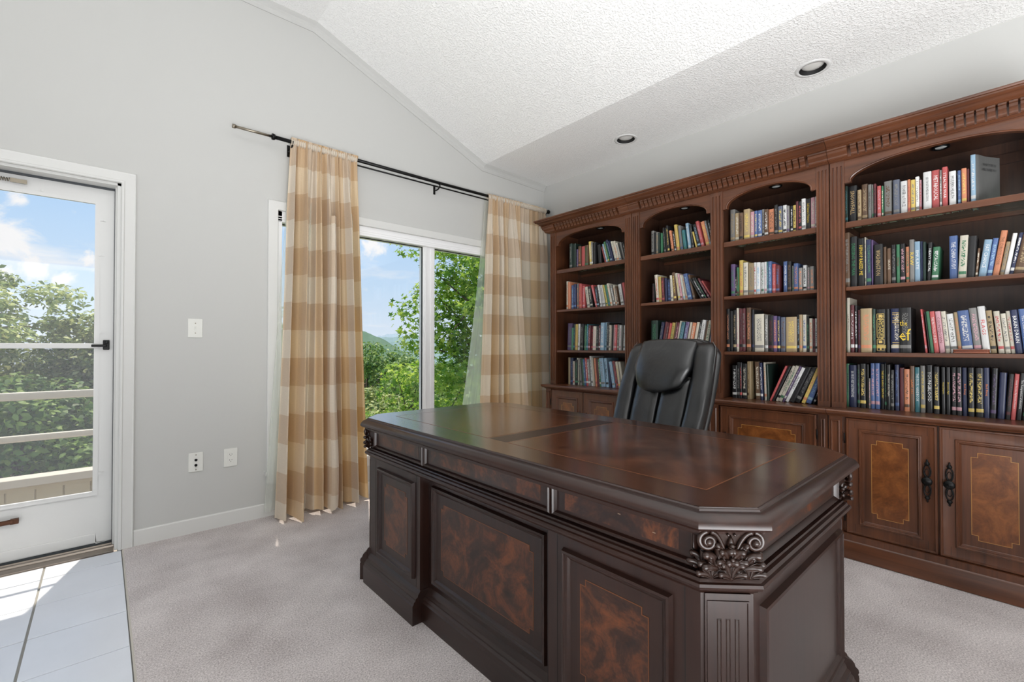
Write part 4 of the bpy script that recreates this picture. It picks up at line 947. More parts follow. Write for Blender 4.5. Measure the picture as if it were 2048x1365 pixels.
BOOKS = """
A1
2.71 0.033 0.232 0 dg gy
2.671 0.034 0.226 0 dg -
2.646 0.019 0.17 0 pu gy
2.61 0.031 0.193 0 bn or
2.573 0.035 0.187 0 rd -
2.532 0.039 0.191 0 bn gn
2.518 0.0271 0.217 -0.063 yl wh
2.49 0.014 0.207 -0.036 gy wh
2.4518 0.0232 0.194 0 bk -
2.451 0.029 0.201 0 bk rd
2.419 0.031 0.172 -0.088 bk -
2.354 0.016 0.155 -0.271 mr rd
2.337 0.018 0.174 -0.271 lb wh
2.317 0.018 0.19 -0.271 gn yl
2.295 0.021 0.201 -0.271 nv lb
2.273 0.014 0.19 -0.271 nv -
2.253 0.02 0.184 -0.271 cr gy
2.229 0.022 0.18 -0.271 cr or
2.204 0.015 0.163 -0.271 cr bl
2.186 0.017 0.158 -0.271 bk -
2.163 0.016 0.158 -0.271 gy gy
2.146 0.013 0.154 -0.239 bk wh
A2
2.762 0.02 0.258 0 cr or
2.734 0.026 0.25 0 or -
2.699 0.028 0.217 0 bl lb
2.667 0.03 0.224 0 nv bl
2.646 0.017 0.227 0 gy or
2.607 0.031 0.222 0 rd or
2.576 0.025 0.202 0 rd pk
2.547 0.03 0.188 -0.156 cr gy
2.507 0.029 0.189 -0.156 bk cr
2.455 0.021 0.2 -0.268 rd pk
2.43 0.023 0.181 -0.171 bk lb
2.399 0.017 0.191 -0.171 wh gy
2.378 0.03 0.186 -0.171 wh gy
2.337 0.018 0.187 -0.227 yl gn
2.318 0.0207 0.185 -0.221 gn bl
2.296 0.018 0.196 -0.217 cr or
2.266 0.018 0.177 -0.227 gy wh
2.245 0.016 0.175 -0.174 cr or
2.223 0.017 0.162 -0.174 bn cr
2.196 0.028 0.177 -0.174 wh gy
2.166 0.014 0.186 -0.169 mr -
2.151 0.02 0.186 -0.169 rd -
A3
2.724 0.052 0.241 0.038 pu gy
2.702 0.019 0.2 0.038 gn -
2.681 0.021 0.229 0.038 dg tl
2.653 0.025 0.231 0.038 yl or
2.628 0.019 0.233 0.038 wh gy
2.591 0.033 0.231 0.038 bk gy
2.572 0.016 0.225 0.038 dg gn
2.556 0.014 0.214 0.038 gn gy
2.536 0.018 0.226 0.038 tl lb
2.51 0.022 0.216 0.038 mr pk
2.488 0.02 0.206 0.038 mr rd
2.45 0.035 0.205 0.038 cr pk
2.423 0.023 0.204 0.038 bk gy
2.404 0.017 0.213 0.038 mr wh
2.366 0.036 0.233 0.038 lb wh
2.338 0.026 0.235 0.038 lb tl
2.315 0.022 0.231 0.038 bk gy
2.295 0.018 0.21 0.038 cr gy
2.277 0.016 0.208 0.038 bk -
2.2598 0.0142 0.212 0.038 pk cr
2.239 0.02 0.211 0.038 rd pk
2.222 0.016 0.212 0.038 gy cr
2.197 0.023 0.206 0.038 wh pk
2.182 0.014 0.202 0.038 gy -
2.166 0.014 0.204 0.038 wh gy
2.15 0.016 0.213 0.038 wh lb
A4
2.742 0.024 0.244 0 tn -
2.705 0.032 0.241 0 nv bl
2.682 0.021 0.212 0 cr rd
2.648 0.032 0.226 0 bk gn
2.644 0.019 0.24 0 cr gn
2.623 0.017 0.234 -0.087 gy bk
2.596 0.018 0.232 -0.087 gn gy
2.573 0.02 0.232 -0.087 bl lb
2.549 0.0211 0.243 -0.087 rd wh
2.527 0.0231 0.233 -0.087 gy wh
2.503 0.0211 0.26 -0.087 wh gy
2.481 0.017 0.248 -0.087 cr -
2.457 0.019 0.243 -0.087 or rd
2.434 0.0201 0.235 -0.087 mr -
2.413 0.017 0.236 -0.09 gn cr
2.393 0.041 0.244 -0.103 lb gy
2.346 0.027 0.244 -0.103 lb bk
2.309 0.016 0.209 -0.103 nv -
2.279 0.026 0.218 -0.168 lb gy
2.249 0.016 0.224 -0.168 rd tl
2.232 0.017 0.222 -0.168 mr rd
2.213 0.021 0.22 -0.168 cr yl
2.19 0.02 0.219 -0.168 cr -
B1
1.896 0.022 0.195 0 gy bk
1.879 0.016 0.177 0 bk -
1.854 0.02 0.176 0 gy tn
1.839 0.014 0.167 0 dg -
1.822 0.015 0.164 0 gn -
1.81 0.016 0.202 -0.073 bk gy
1.792 0.013 0.198 -0.073 bk -
1.774 0.016 0.21 -0.073 bk yl
1.743 0.016 0.168 -0.137 or bn
1.722 0.016 0.157 -0.117 bk wh
1.703 0.021 0.204 -0.117 yl or
1.679 0.022 0.193 -0.117 gy bl
1.649 0.021 0.153 -0.117 tl gn
1.618 0.02 0.199 -0.117 lb wh
1.589 0.016 0.182 -0.117 bk gy
1.558 0.012 0.129 -0.231 yl -
1.539 0.0226 0.178 -0.231 bk lb
1.515 0.022 0.197 -0.231 rd pk
1.484 0.027 0.189 -0.231 or yl
1.456 0.013 0.191 -0.223 gy lb
1.442 0.015 0.19 -0.186 bk wh
B2
1.89 0.02 0.149 0 bk mr
1.876 0.0241 0.215 -0.076 cr rd
1.851 0.023 0.197 -0.043 yl or
1.824 0.021 0.186 -0.043 mr rd
1.799 0.018 0.181 -0.043 nv -
1.778 0.024 0.167 -0.043 nv bl
1.752 0.018 0.196 -0.055 cr gy
1.73 0.022 0.215 -0.075 bn yl
1.696 0.021 0.209 -0.136 cr yl
1.674 0.012 0.201 -0.14 pk mr
1.658 0.017 0.192 -0.161 cr lb
1.637 0.017 0.189 -0.182 cr or
1.617 0.028 0.195 -0.196 bl lb
1.584 0.016 0.189 -0.22 bn gy
1.522 0.011 0.173 -0.497 bk -
1.508 0.0169 0.173 -0.497 bk wh
1.488 0.011 0.174 -0.497 bk gn
1.47 0.013 0.167 -0.497 mr pk
1.449 0.012 0.148 -0.536 rd -
B3
1.8651 0.0559 0.232 0 dg gn
1.843 0.021 0.217 0.175 nv gy
1.823 0.018 0.221 0.175 mr -
1.804 0.018 0.212 0.175 mr gy
1.7822 0.0159 0.208 0.175 rd or
1.755 0.026 0.21 0.175 yl gn
1.7401 0.01 0.217 0.175 bn -
1.719 0.02 0.209 0.175 mr pk
1.7042 0.0138 0.221 0.175 cr -
1.678 0.025 0.211 0.182 tl lb
1.648 0.026 0.212 0.182 pu lb
1.625 0.016 0.208 0.182 cr -
1.598 0.023 0.204 0.182 or cr
1.575 0.019 0.208 0.182 cr -
1.556 0.013 0.222 0.182 bk wh
1.525 0.025 0.221 0.182 wh gy
1.5039 0.0171 0.212 0.182 bn -
1.482 0.021 0.216 0.182 cr gn
1.467 0.01 0.223 0.159 bl wh
1.451 0.013 0.219 0.146 tl wh
D1
1.291 0.03 0.226 0 gy tn
1.259 0.03 0.195 0 tn cr
1.234 0.025 0.189 0 bn bk
1.193 0.038 0.207 0 tn yl
1.169 0.023 0.184 0 pk cr
1.148 0.018 0.185 0 bl yl
1.121 0.025 0.183 0 bl wh
1.105 0.015 0.185 0 gy bk
1.081 0.023 0.18 0 bn wh
1.047 0.034 0.176 0 or bn
1.024 0.021 0.193 0 bk gy
0.998 0.025 0.18 0 sl yl
0.975 0.02 0.18 0 wh bk
0.96 0.015 0.172 0 gy pu
0.941 0.013 0.166 0 bk wh
0.924 0.016 0.168 0 yl bk
0.91 0.014 0.188 0 mr -
0.893 0.017 0.182 0 bk rd
0.872 0.021 0.195 0 wh gy
0.847 0.024 0.19 0 bk yl|Self Aware Universe/yl
0.823 0.023 0.193 0 pk cr
0.812 0.01 0.193 0 wh gy
D2
1.29 0.026 0.218 0 pu gn
1.2798 0.0092 0.133 0 bk cr
1.266 0.013 0.194 0 gn mr
1.241 0.023 0.24 0 yl or
1.209 0.029 0.22 0 cr gy
1.169 0.036 0.211 0 tn gy
1.156 0.012 0.211 0 wh rd
1.1308 0.0232 0.209 0 wh lb
1.118 0.012 0.206 0 wh gy
1.109 0.009 0.205 0 wh gn
1.093 0.016 0.208 0 wh pk
1.082 0.011 0.207 0 tl lb
1.063 0.019 0.206 0 bl lb
1.041 0.02 0.187 0 rd pk
1.018 0.022 0.175 0 mr bl
0.9758 0.0232 0.195 0 bl wh|POWER WISDOM/wh
0.953 0.022 0.191 0 bk bn
0.9398 0.0102 0.163 0 gy gn
0.915 0.024 0.174 0 bl or
0.893 0.02 0.143 0 gy or
0.871 0.019 0.157 0 wh bk
0.854 0.014 0.141 0 gy pk
0.8308 0.0212 0.144 0 gy or
0.819 0.011 0.139 0 bk -
D3
1.323 0.021 0.286 0 bk or
1.304 0.019 0.271 0 bk -
1.282 0.021 0.276 0 bk tn
1.268 0.013 0.288 0 cr pk
1.243 0.023 0.284 0 mr bk
1.223 0.02 0.284 0 mr gy
1.189 0.026 0.286 0 bn or
1.17 0.018 0.273 0 bk nv
1.113 0.056 0.242 0 cr gy
1.088 0.019 0.234 0 gy wh
1.058 0.03 0.227 0 bk mr
1.036 0.021 0.225 0 pu or
1.018 0.018 0.221 0 nv yl
0.99 0.025 0.214 0 sl bn
0.927 0.059 0.214 0 tn yl
0.91 0.014 0.227 0 bk lb
0.894 0.016 0.225 0 tn or
0.874 0.019 0.224 0 cr bl
0.862 0.011 0.213 0 bk gn
0.843 0.016 0.201 0 cr or
0.828 0.014 0.197 0 mr bk
0.815 0.011 0.199 0 wh bk
D4
1.282 0.03 0.218 0 bk wh
1.26 0.02 0.238 0 bk gy
1.245 0.014 0.237 0 bk rd
1.217 0.026 0.231 0 bk cr
1.19 0.023 0.246 0 tn bn
1.188 0.016 0.247 0 tn -
1.164 0.029 0.244 -0.031 bn cr
1.132 0.015 0.239 -0.031 nv wh
1.11 0.0132 0.241 -0.031 cr or
1.096 0.0151 0.229 -0.031 dg -
1.067 0.0121 0.238 0.39 rd -
1.052 0.013 0.237 0.412 bk -
1.029 0.016 0.241 0.412 cr bk
1.009 0.018 0.242 0.412 cr gn
0.996 0.011 0.24 0.412 pu wh
0.975 0.019 0.231 0.412 wh bk|MASTERY/bk
0.943 0.023 0.234 0.412 bk -
0.914 0.027 0.233 0.412 bk gy
0.883 0.019 0.226 0.366 yl or
0.853 0.027 0.231 0.357 bl lb
0.835 0.012 0.16 0.324 bk wh
C1
0.664 0.013 0.217 0 dg tl
0.624 0.038 0.213 0 bk tn|SNOWFALL/tn
0.602 0.017 0.18 0 tn bn
0.574 0.027 0.208 0 bn tn
0.556 0.016 0.199 0 gy cr|THE VERDICT/bk
0.547 0.008 0.195 0 gy gn
0.535 0.011 0.195 0 mr bk
0.515 0.017 0.18 0 rd pk
0.505 0.008 0.177 0 gn cr
0.469 0.033 0.198 0 gy bn
0.436 0.027 0.192 0 sl gy
0.405 0.028 0.179 0 wh bk|POWER vs FORCE/bk
0.393 0.011 0.181 0 or rd
0.375 0.017 0.175 0 yl gy
0.359 0.015 0.189 0 wh gy
0.349 0.009 0.168 0 pk rd
0.311 0.031 0.2 0 wh gy|LIES I TAUGHT IN MEDICAL SCHOOL/bk
0.28 0.03 0.202 0 rd wh|METABOLICAL/wh
0.272 0.008 0.195 0 gy wh
0.251 0.02 0.207 0 rd wh|STEALTH WAR/wh
0.221 0.025 0.179 0 wh gy|MODERN HEALTH/bk
0.203 0.012 0.174 0 bl lb
0.183 0.018 0.179 0 or yl
0.174 0.009 0.175 0 mr -
0.152 0.018 0.196 0 lb wh
C2
0.656 0.027 0.313 0 bn gy
0.623 0.031 0.285 0 bk gn|DRESSING THE MAN/gn
0.5908 0.0312 0.271 0 bk gy|HIPHOP RAISED ME/yl
0.5838 0.0062 0.274 0 cr gy
0.5598 0.0232 0.259 0 nv gn
0.551 0.008 0.253 0 pu -
0.509 0.038 0.223 0 bk gn|WASHINGTON/tn
0.494 0.013 0.206 0 bn -
0.474 0.018 0.196 0 bn cr|SKATE/cr
0.454 0.018 0.21 0 bk gy
0.438 0.014 0.209 0 gn yl|DNA/mr
0.416 0.021 0.21 0 bk pk
0.4 0.015 0.192 0 or gn
0.3798 0.0192 0.226 0 gy yl|RAW/yl
0.357 0.022 0.212 0 lb wh|EMULATE/wh
0.3468 0.0082 0.21 0 nv -
0.3348 0.0112 0.205 0 dg -
0.317 0.017 0.2 0.036 bk wh|HEAVY METAL/wh
0.289 0.026 0.172 0.051 gn wh
0.2178 0.0302 0.219 0 bl wh|THE CHINA STUDY/wh
0.188 0.029 0.212 0.045 cr gn
0.1588 0.0282 0.203 0.053 bk -
0.149 0.009 0.141 0.077 bn cr
0.121 0.026 0.178 0.129 lb bl|FAT CHANCE/wh
0.101 0.019 0.182 0.132 bl lb
0.079 0.021 0.213 0.146 or rd|THE CURIOUS COOK/bn
0.063 0.014 0.158 0.151 tn gy
0.047 0.015 0.194 0.153 wh -
0.0331 0.0129 0.193 0.177 nv wh
-0.002 0.034 0.18 0.177 bn tn
C3
0.674 0.009 0.283 0 gn gy
0.658 0.014 0.308 0 cr or|LAST FLIGHT/bn
0.638 0.017 0.266 0 mr wh
0.625 0.011 0.263 0 bk wh
0.609 0.014 0.237 0 mr pu
0.559 0.049 0.243 0 tn or
0.543 0.015 0.239 0 dg gn
0.499 0.042 0.235 0 bk yl
0.482 0.014 0.235 0 bk -
0.415 0.064 0.236 0 nv cr
0.401 0.012 0.23 0 bk -
0.395 0.048 0.237 0 bk gy
0.34 0.008 0.225 -0.084 rd pk
0.327 0.006 0.212 -0.084 bk -
0.321 0.013 0.213 -0.084 gn -
0.307 0.019 0.212 -0.084 rd wh|THE PROTOCOLS OF ZION/wh
0.286 0.02 0.211 -0.084 pk mr|COUNTDOWN/mr
0.265 0.018 0.21 -0.084 cr gy
0.245 0.0261 0.196 -0.084 wh gy
0.218 0.0132 0.203 -0.084 tn or
0.204 0.039 0.209 -0.084 bl wh
0.163 0.028 0.22 -0.084 gy pk
0.133 0.025 0.226 -0.084 wh rd|FLAGS/rd
0.107 0.02 0.205 -0.084 tn bk
0.082 0.02 0.2 -0.084 cr rd
0.06 0.0171 0.187 -0.084 cr gy
0.042 0.013 0.199 -0.084 cr rd
0.028 0.023 0.203 -0.084 nv wh|BRAIN DRAIN/wh
0.002 0.02 0.206 -0.084 bl wh|The Cost of Rights/wh
-0.02 0.019 0.23 -0.084 bk gn
C4
0.669 0.02 0.245 0 gn bk|PAINTINGS/bk
0.636 0.033 0.238 0 nv wh|501 MUST-VISIT DESTINATIONS/wh
0.6208 0.0132 0.242 0 bk gn
0.593 0.027 0.247 0 bk yl
0.581 0.011 0.243 0 bk -
0.5728 0.0072 0.167 0 gy pk
0.554 0.018 0.251 0 bl pk
0.532 0.02 0.252 0 bl pk
0.512 0.016 0.247 0 bk yl|THE BIG BANG CENTURY/yl
0.503 0.008 0.25 0 bk gn
0.486 0.017 0.245 0 bk cr|The Best of the Night/cr
0.471 0.015 0.217 0 bk gy
0.451 0.018 0.246 0 nv bl
0.429 0.02 0.229 0 mr -
0.407 0.022 0.224 0 or bn
0.388 0.018 0.241 0 bn or|LAW 101/or
0.367 0.021 0.235 0 tl wh|THE EXCEL HANDBOOK/wh
0.346 0.019 0.244 0 gy yl
0.317 0.026 0.248 0 bk wh|YOUNGBLOOD/wh
0.291 0.022 0.241 0 bk yl
0.27 0.015 0.239 0 bk yl|Final Empire/yl
0.252 0.016 0.239 0 bk yl|Bronze Age/yl
0.229 0.019 0.24 0 bk pk
0.21 0.019 0.24 0 bk pk
0.191 0.018 0.239 0 nv or|Bad Bang/or
0.166 0.022 0.24 0 bk yl
0.134 0.028 0.239 0 bk yl
0.1148 0.0192 0.241 0 nv or|Bad Bang/or
0.094 0.02 0.24 0.039 bk pu
0.066 0.024 0.22 0.045 nv -
0.0478 0.0162 0.215 0.067 bk mr
0.032 0.015 0.216 0.07 rd wh|Surely You Are My Favorite Prisoner/wh
0.013 0.018 0.22 0.07 bk wh|The Temptation of America/wh
-0.006 0.017 0.219 0.07 bk gn
"""
cur = None; rows = {}
for ln in BOOKS.strip().split('\n'):
    ln = ln.strip()
    if ' ' not in ln: cur = ln; rows[cur] = []; continue
    a, _, txt = ln.partition('|'); rows[cur].append((a.split(), txt))
bk = {}
for key, lst in rows.items():
    zi = int(key[1])-1; z = (ZS+[ZC])[zi]; X = 3.15 if zi < 3 else (3.18 if key[0] == 'C' else 3.15)
    for i, (a, txt) in enumerate(lst):
        y, t, h, th = map(float, a[:4]); c, p = a[4], a[5]
        adj = 'thick' if t > .04 else ('slim' if t < .018 else '')
        lean = ' leaning left' if th < -.06 else (' leaning right' if th > .06 else '')
        tall = 'tall ' if h > .245 else ('short ' if h < .16 else '')
        safe = txt.split('/')[0] if txt and txt.split('/')[0].isupper() else ''
        pos = f"{ORD[i]} from left on {'counter' if zi == 3 else SHN[zi]} of {BAYN[key[0]]}"
        lab = f"{tall}{adj+' ' if adj else ''}{CN[c][0]} book{lean}, {pos}"
        if len(lab.split()) > 16: lab = lab.replace(tall, '', 1) if tall else lab
        if key == 'C1' and i == len(lst)-1: h = max(h, .24)
        bk[key, i] = book(y, t, h, th, c, p, txt, X+random.uniform(-.006, .010), z, random.uniform(.14, .165) if h < .22 else random.uniform(.165, .19), lab, f"books on the {SHN[zi]} of the {BAYN[key[0]]}")
# the clear film, bookmark and gilded volumes that single some books out
def spine_box(o, a0, a1, b0, b1, mat, name, lab=None):
    me = o.data; ys_ = [v.co.y for v in me.vertices]; zs_ = [v.co.z for v in me.vertices]; y0, y1, h = min(ys_), max(ys_), max(zs_)
    bm = bmesh.new(); box(bm, -.0009, .0004, y0+(y1-y0)*a0, y0+(y1-y0)*a1, h*b0, h*b1)
    m2 = bpy.data.meshes.new(name); bmesh.ops.recalc_face_normals(bm, faces=bm.faces); bm.to_mesh(m2); bm.free(); m2.materials.append(mat)
    q = bpy.data.objects.new(name, m2); COL.objects.link(q); q.parent = o
    return q
gilt = plain('gilt_print', rgb(206, 176, 104), .4)
def frame_on(o, a0, a1, b0, b1, w=.05):
    hh = w*.35*(a1-a0)
    for q in ((a0, a0+w, b0, b1), (a1-w, a1, b0, b1), (a0, a1, b0, b0+.009), (a0, a1, b1-.009, b1)): spine_box(o, *q, gilt, 'gilt_frame')
"""gold framed volumes"""
def find(key, c, tmin):
    for i in range(len(rows[key])):
        a = rows[key][i][0]
        if a[4] == c and float(a[1]) >= tmin: yield bk[key, i]
g3 = [b for b in find('C3', 'bk', .035)]
if g3:
    o = g3[0]
    frame_on(o, .15, .92, .79, .90); frame_on(o, .15, .92, .34, .77); frame_on(o, .15, .92, .18, .31); frame_on(o, .15, .92, .04, .155)
    for zc in (.845, .245): spine_box(o, .36, .72, zc-.03, zc+.03, gilt, 'gilt_ornament')
    spine_box(o, .45, .6, .06, .12, gilt, 'gilt_ornament')
nvb = [b for b in find('C3', 'nv', .05)]
if nvb:
    o = nvb[0]
    for zc in (.90, .86, .72, .68, .225, .18): spine_box(o, .14, .9, zc-.007, zc+.007, gilt, 'gilt_line')
    ys_ = [v.co.y for v in o.data.vertices]; y0, y1 = min(ys_), max(ys_); hh = max(v.co.z for v in o.data.vertices)
    def flat(s, zc, w, h_): lettering(s, o, gilt, Matrix(((0, 0, 0, -.0007), (-1, 0, 0, (y0+y1)/2), (0, 1, 0, hh*zc), (0, 0, 0, 1))), (y1-y0)*w, h_)
    flat('WILLIAM', .815, .35, .004); flat('SHAKESPEARE', .785, .72, .008); flat('COMPLETE WORKS', .635, .6, .005); flat('BARNES & NOBLE', .12, .5, .003)
yb_ = g3[-1] if len(g3) > 1 else None
if yb_:
    o = yb_; ys_ = [v.co.y for v in o.data.vertices]; y0, y1 = min(ys_), max(ys_); hh = max(v.co.z for v in o.data.vertices); ye = text_mat('yl')
    def flat2(s, zc, w, h_, dy=0): lettering(s, o, ye, Matrix(((0, 0, 0, -.0008), (-1, 0, 0, (y0+y1)/2+dy), (0, 1, 0, hh*zc), (0, 0, 0, 1))), (y1-y0)*w, h_)
    flat2('the', .66, .62, .030, .006); flat2('ef', .40, .95, .062)
# plain flat gold lines on the broad brown volume at the frame edge
for b in list(find('C2', 'bn', .035)):
    for zc in (.88, .84, .66, .62, .44, .40, .25, .21): spine_box(b, .05, .95, zc-.006, zc+.006, gilt, 'gilt_line')
# small moulded wooden block lying before the books on the third shelf of the wide bay
t = thing('wooden_block', (3.12, .1725, ZS[2]), 'low reddish moulded wooden block lying before the leaning books, third shelf of wide bay', 'stand')
red_wood = wood('reddish_turned_wood', rgb(92, 44, 28), rgb(150, 84, 56), axis=1)
def slab3(e, z0, z1):
    pts = []
    for cx_, cy_, a0 in ((3.138-e, .1725+.055-e*.3, 0), (3.108+e, .1725+.055-e*.3, 90), (3.108+e, .1725-.055+e*.3, 180), (3.138-e, .1725-.055+e*.3, 270)):
        for k in range(5):
            a = math.radians(a0+k*22.5); pts.append((cx_+.008*math.cos(a), cy_+.008*math.sin(a)))
    b = bmesh.new(); prism(b, pts, ZS[2]+z0, ZS[2]+z1); return b
obj('block_foot', slab3(0, .0, .008), red_wood, t, bevel=.002); obj('block_body', slab3(.002, .008, .014), red_wood, t, bevel=.002); obj('block_top', slab3(-.001, .014, .019), red_wood, t, bevel=.002)

# the tall pale book at the end of the top row stands with its front cover fanned open
o = bk['C1', len(rows['C1'])-1]; hh = max(v.co.z for v in o.data.vertices); y0 = min(v.co.y for v in o.data.vertices)
bm = bmesh.new(); g = []
for i in range(13):
    t_ = i/12; x_ = .003+.150*t_; y_ = y0-.0005-.075*t_**.8+.012*math.sin(t_*PI)
    g.append([bm.verts.new((x_+q*.0, y_-q*.0012, z_)) for q in (0, 1) for z_ in (0.001, hh-.001)])
for a_, b_ in zip(g, g[1:]):
    for i0, i1 in ((0, 1), (1, 3), (3, 2), (2, 0)): bm.faces.new((a_[i0], a_[i1], b_[i1], b_[i0]))
bm.faces.new([g[0][k] for k in (0, 1, 3, 2)]); bm.faces.new([g[-1][k] for k in (0, 2, 3, 1)])
bmesh.ops.recalc_face_normals(bm, faces=bm.faces); m2 = bpy.data.meshes.new('front_cover'); bm.to_mesh(m2); bm.free(); m2.materials.append(plain('slate_cover', rgb(104, 104, 102), .45))
fc = bpy.data.objects.new('front_cover', m2); COL.objects.link(fc); fc.parent = o; fc['label'] = 'slate grey cover fanned open'
ux = Vector((.150, -.075, 0)).normalized(); nx_ = Vector((-.075, -.150, 0)).normalized()
for s_, zc in (('WHAT TYPE OF', .80), ('PERSON ARE YOU?', .70)):
    c_ = Vector((.080, y0-.038, hh*zc))+nx_*.0075
    lettering(s_, fc, text_mat('bk'), Matrix(((ux.x, 0, nx_.x, c_.x), (ux.y, 0, nx_.y, c_.y), (0, 1, 0, c_.z), (0, 0, 0, 1))), .095, .013, name='cover_title')

# ================================================================ desk
DX, DXB, DY0, DY1, DZT = .985, 1.865, .40, 2.22, .79     # body faces and top height
CH = .08
desk = thing('executive_desk', (1.425, 1.31, 0), 'large carved dark mahogany executive desk with burl panels, in front of the bookcases', 'desk')
def octo(x0, x1, y0, y1, c):
    # clockwise from above, so that the left of the path is outside
    return [(x0, y0+c), (x0, y1-c), (x0+c, y1), (x1-c, y1), (x1, y1-c), (x1, y0+c), (x1-c, y0), (x0+c, y0)]
body = octo(DX, DXB, DY0, DY1, CH)
bm = bmesh.new(); s = octo(.972, 1.878, .387, 2.233, .088)
prism(bm, [(x, y) for x, y in s][::-1], .745, DZT)
mold(bm, s, [(0, .7895), (.004, .787), (.005, .783), (.010, .781), (.014, .781), (.021, .777), (.028, .769), (.032, .760), (.032, .754), (.026, .748), (.018, .745), (.012, .742), (.010, .736), (.002, .733), (.0, .728), (-.04, .728)], closed=True)
obj('desk_top_moulding', bm, dw, desk)
# veneered writing surface: burl fields in a straight-grained border, laid in the plane of the top
def veneer(x0, x1, y0, y1, mat, name):
    k = .045 if name == 'burl_field' else 0
    bm = bmesh.new(); box(bm, x0, x1, y0, y1, DZT-.0006, DZT+.0003); obj(name, bm, mat, desk)
top_border = wood('desk_top_border', rgb(44, 26, 19), rgb(78, 49, 36), rough=.20, coat=.6, axis=1)
top_burl = burl('desk_top_burl', rgb(48, 26, 18), rgb(72, 42, 28), rgb(102, 60, 38), 4, .20, .6)
bm = bmesh.new(); prism(bm, octo(.975, 1.875, .39, 2.23, .087)[::-1], DZT-.0004, DZT+.0002); obj('veneer_border', bm, top_border, desk)
for y0, y1 in ((.52, 1.25), (1.37, 2.10)):
    bm = bmesh.new(); box(bm, 1.10, 1.75, y0, y1, DZT-.0003, DZT+.0005); obj('burl_field', bm, top_burl, desk)
    bm = bmesh.new(); mold(bm, rect(1.10, 1.75, y0, y1), [(-.002, DZT), (-.002, DZT+.0006), (.0015, DZT+.0006), (.0015, DZT)], closed=True); obj('string_inlay', bm, dinlay, desk)
bm = bmesh.new(); box(bm, 1.10, 1.75, 1.262, 1.358, DZT-.0003, DZT+.0004); obj('cross_band', bm, dwz, desk)
# frieze body and pedestals
bm = bmesh.new(); prism(bm, octo(DX+.012, DXB-.012, DY0+.012, DY1-.012, CH)[::-1], .60, .746); obj('frieze_rail', bm, dw, desk)
def ped(y0, y1, ch0, ch1, name):
    x0, x1 = DX, DXB; pts = []
    pts += [(x0, y0+(CH if ch0 else 0)), (x0, y1-(CH if ch1 else 0))]
    if ch1: pts += [(x0+CH, y1), (x1-CH, y1), (x1, y1-CH)]
    else: pts += [(x1, y1)]
    if ch0: pts += [(x1, y0+CH), (x1-CH, y0), (x0+CH, y0)]
    else: pts += [(x1, y0)]
    bm = bmesh.new(); prism(bm, pts[::-1], .004, .615); return obj(name, bm, dwz, desk)
ped(DY0, .945, True, False, 'pedestal'); ped(1.672, DY1, False, True, 'pedestal')
RX = DX+.045
obj('modesty_board', B((RX, RX+.02, .940, 1.68, .004, .615)), dwz, desk)
# waist moulding runs right round
bm = bmesh.new()
mold(bm, body, [(-.01, .642), (.004, .642), (.006, .638), (.014, .636), (.018, .630), (.024, .628), (.026, .622), (.022, .615), (.014, .612), (.010, .606), (.002, .602), (0, .598), (-.01, .598)], closed=True)
obj('waist_moulding', bm, dw, desk)
# plinth follows the pedestals and the recess
pl = [(0, 0), (.036, 0), (.036, .080), (.031, .086), (.030, .092), (.022, .098), (.022, .104), (.012, .110), (.010, .118), (.003, .126), (0, .132)]
bm = bmesh.new(); mold(bm, [(DX, DY0+CH), (DX, .945-.034), ], pl); mold(bm, [(DX, 1.672+.034), (DX, DY1-CH)], pl)
mold(bm, [(RX, .945+.004), (RX, 1.672-.004)], pl)
for y0, y1, yy in ((.911, .949, 1), (1.668, 1.706, -1)):
    a = [(DX-o, z) for o, z in pl]
    lo = [bm.verts.new((x, y0, z)) for x, z in a]+[bm.verts.new((RX, y0, .132)), bm.verts.new((RX, y0, 0))]
    hi = [bm.verts.new((x, y1, z)) for x, z in a]+[bm.verts.new((RX, y1, .132)), bm.verts.new((RX, y1, 0))]
    bm.faces.new(lo); bm.faces.new(hi[::-1]); n_ = len(lo)
    for i in range(n_): bm.faces.new((lo[i], lo[(i+1) % n_], hi[(i+1) % n_], hi[i]))
mold(bm, [(DXB-CH, DY0), (DX+CH, DY0)], pl); mold(bm, [(DX+CH, DY1), (DXB-CH, DY1)], pl)
obj('plinth_moulding', bm, dw, desk)
FR = fx(DX-.0)
def framed(F, a0, a1, b0, b1, mat, name, inl=None, raised=.014, w=.026, field=None):
    bm = bmesh.new(); mold(bm, rect(a0, a1, b0, b1), [(-.002, -.004), (0, .003), (.003, raised), (.009, raised+.002), (.013, raised-.003), (.016, raised-.004), (.020, .006), (w, .002), (w, -.004)], closed=True, F=F)
    fr = obj(name+'_frame', bm, dw, desk)
    obj(name, B((a0+w-.002, a1-w+.002, b0+w-.002, b1-w+.002, -.004, .0018), F=F), dwz, fr)
    if inl:
        k = .018; c0, c1, d0, d1 = a0+inl, a1-inl, b0+inl, b1-inl
        pts = [(c0+k, d0), (c1-k, d0), (c1-k, d0+k), (c1, d0+k), (c1, d1-k), (c1-k, d1-k), (c1-k, d1), (c0+k, d1), (c0+k, d1-k), (c0, d1-k), (c0, d0+k), (c0+k, d0+k)]
        bm = bmesh.new(); prism(bm, pts, .0016, .0023, F); obj('burl_field', bm, field or dburl, fr)
        bm = bmesh.new(); mold(bm, pts, [(-.001, .0018), (-.001, .0027), (.001, .0027), (.001, .0018)], closed=True, F=F); obj('inlay_line', bm, dinlay, fr)
    return fr
framed(FR, .546, .880, .165, .567, dburl, 'pedestal_panel', .062)
framed(FR, 1.713, 2.048, .165, .567, dburl, 'pedestal_panel', .062)
framed(fx(RX), .986, 1.640, .157, .562, dburl, 'centre_panel', .062)
FF = fx(DX+.012)
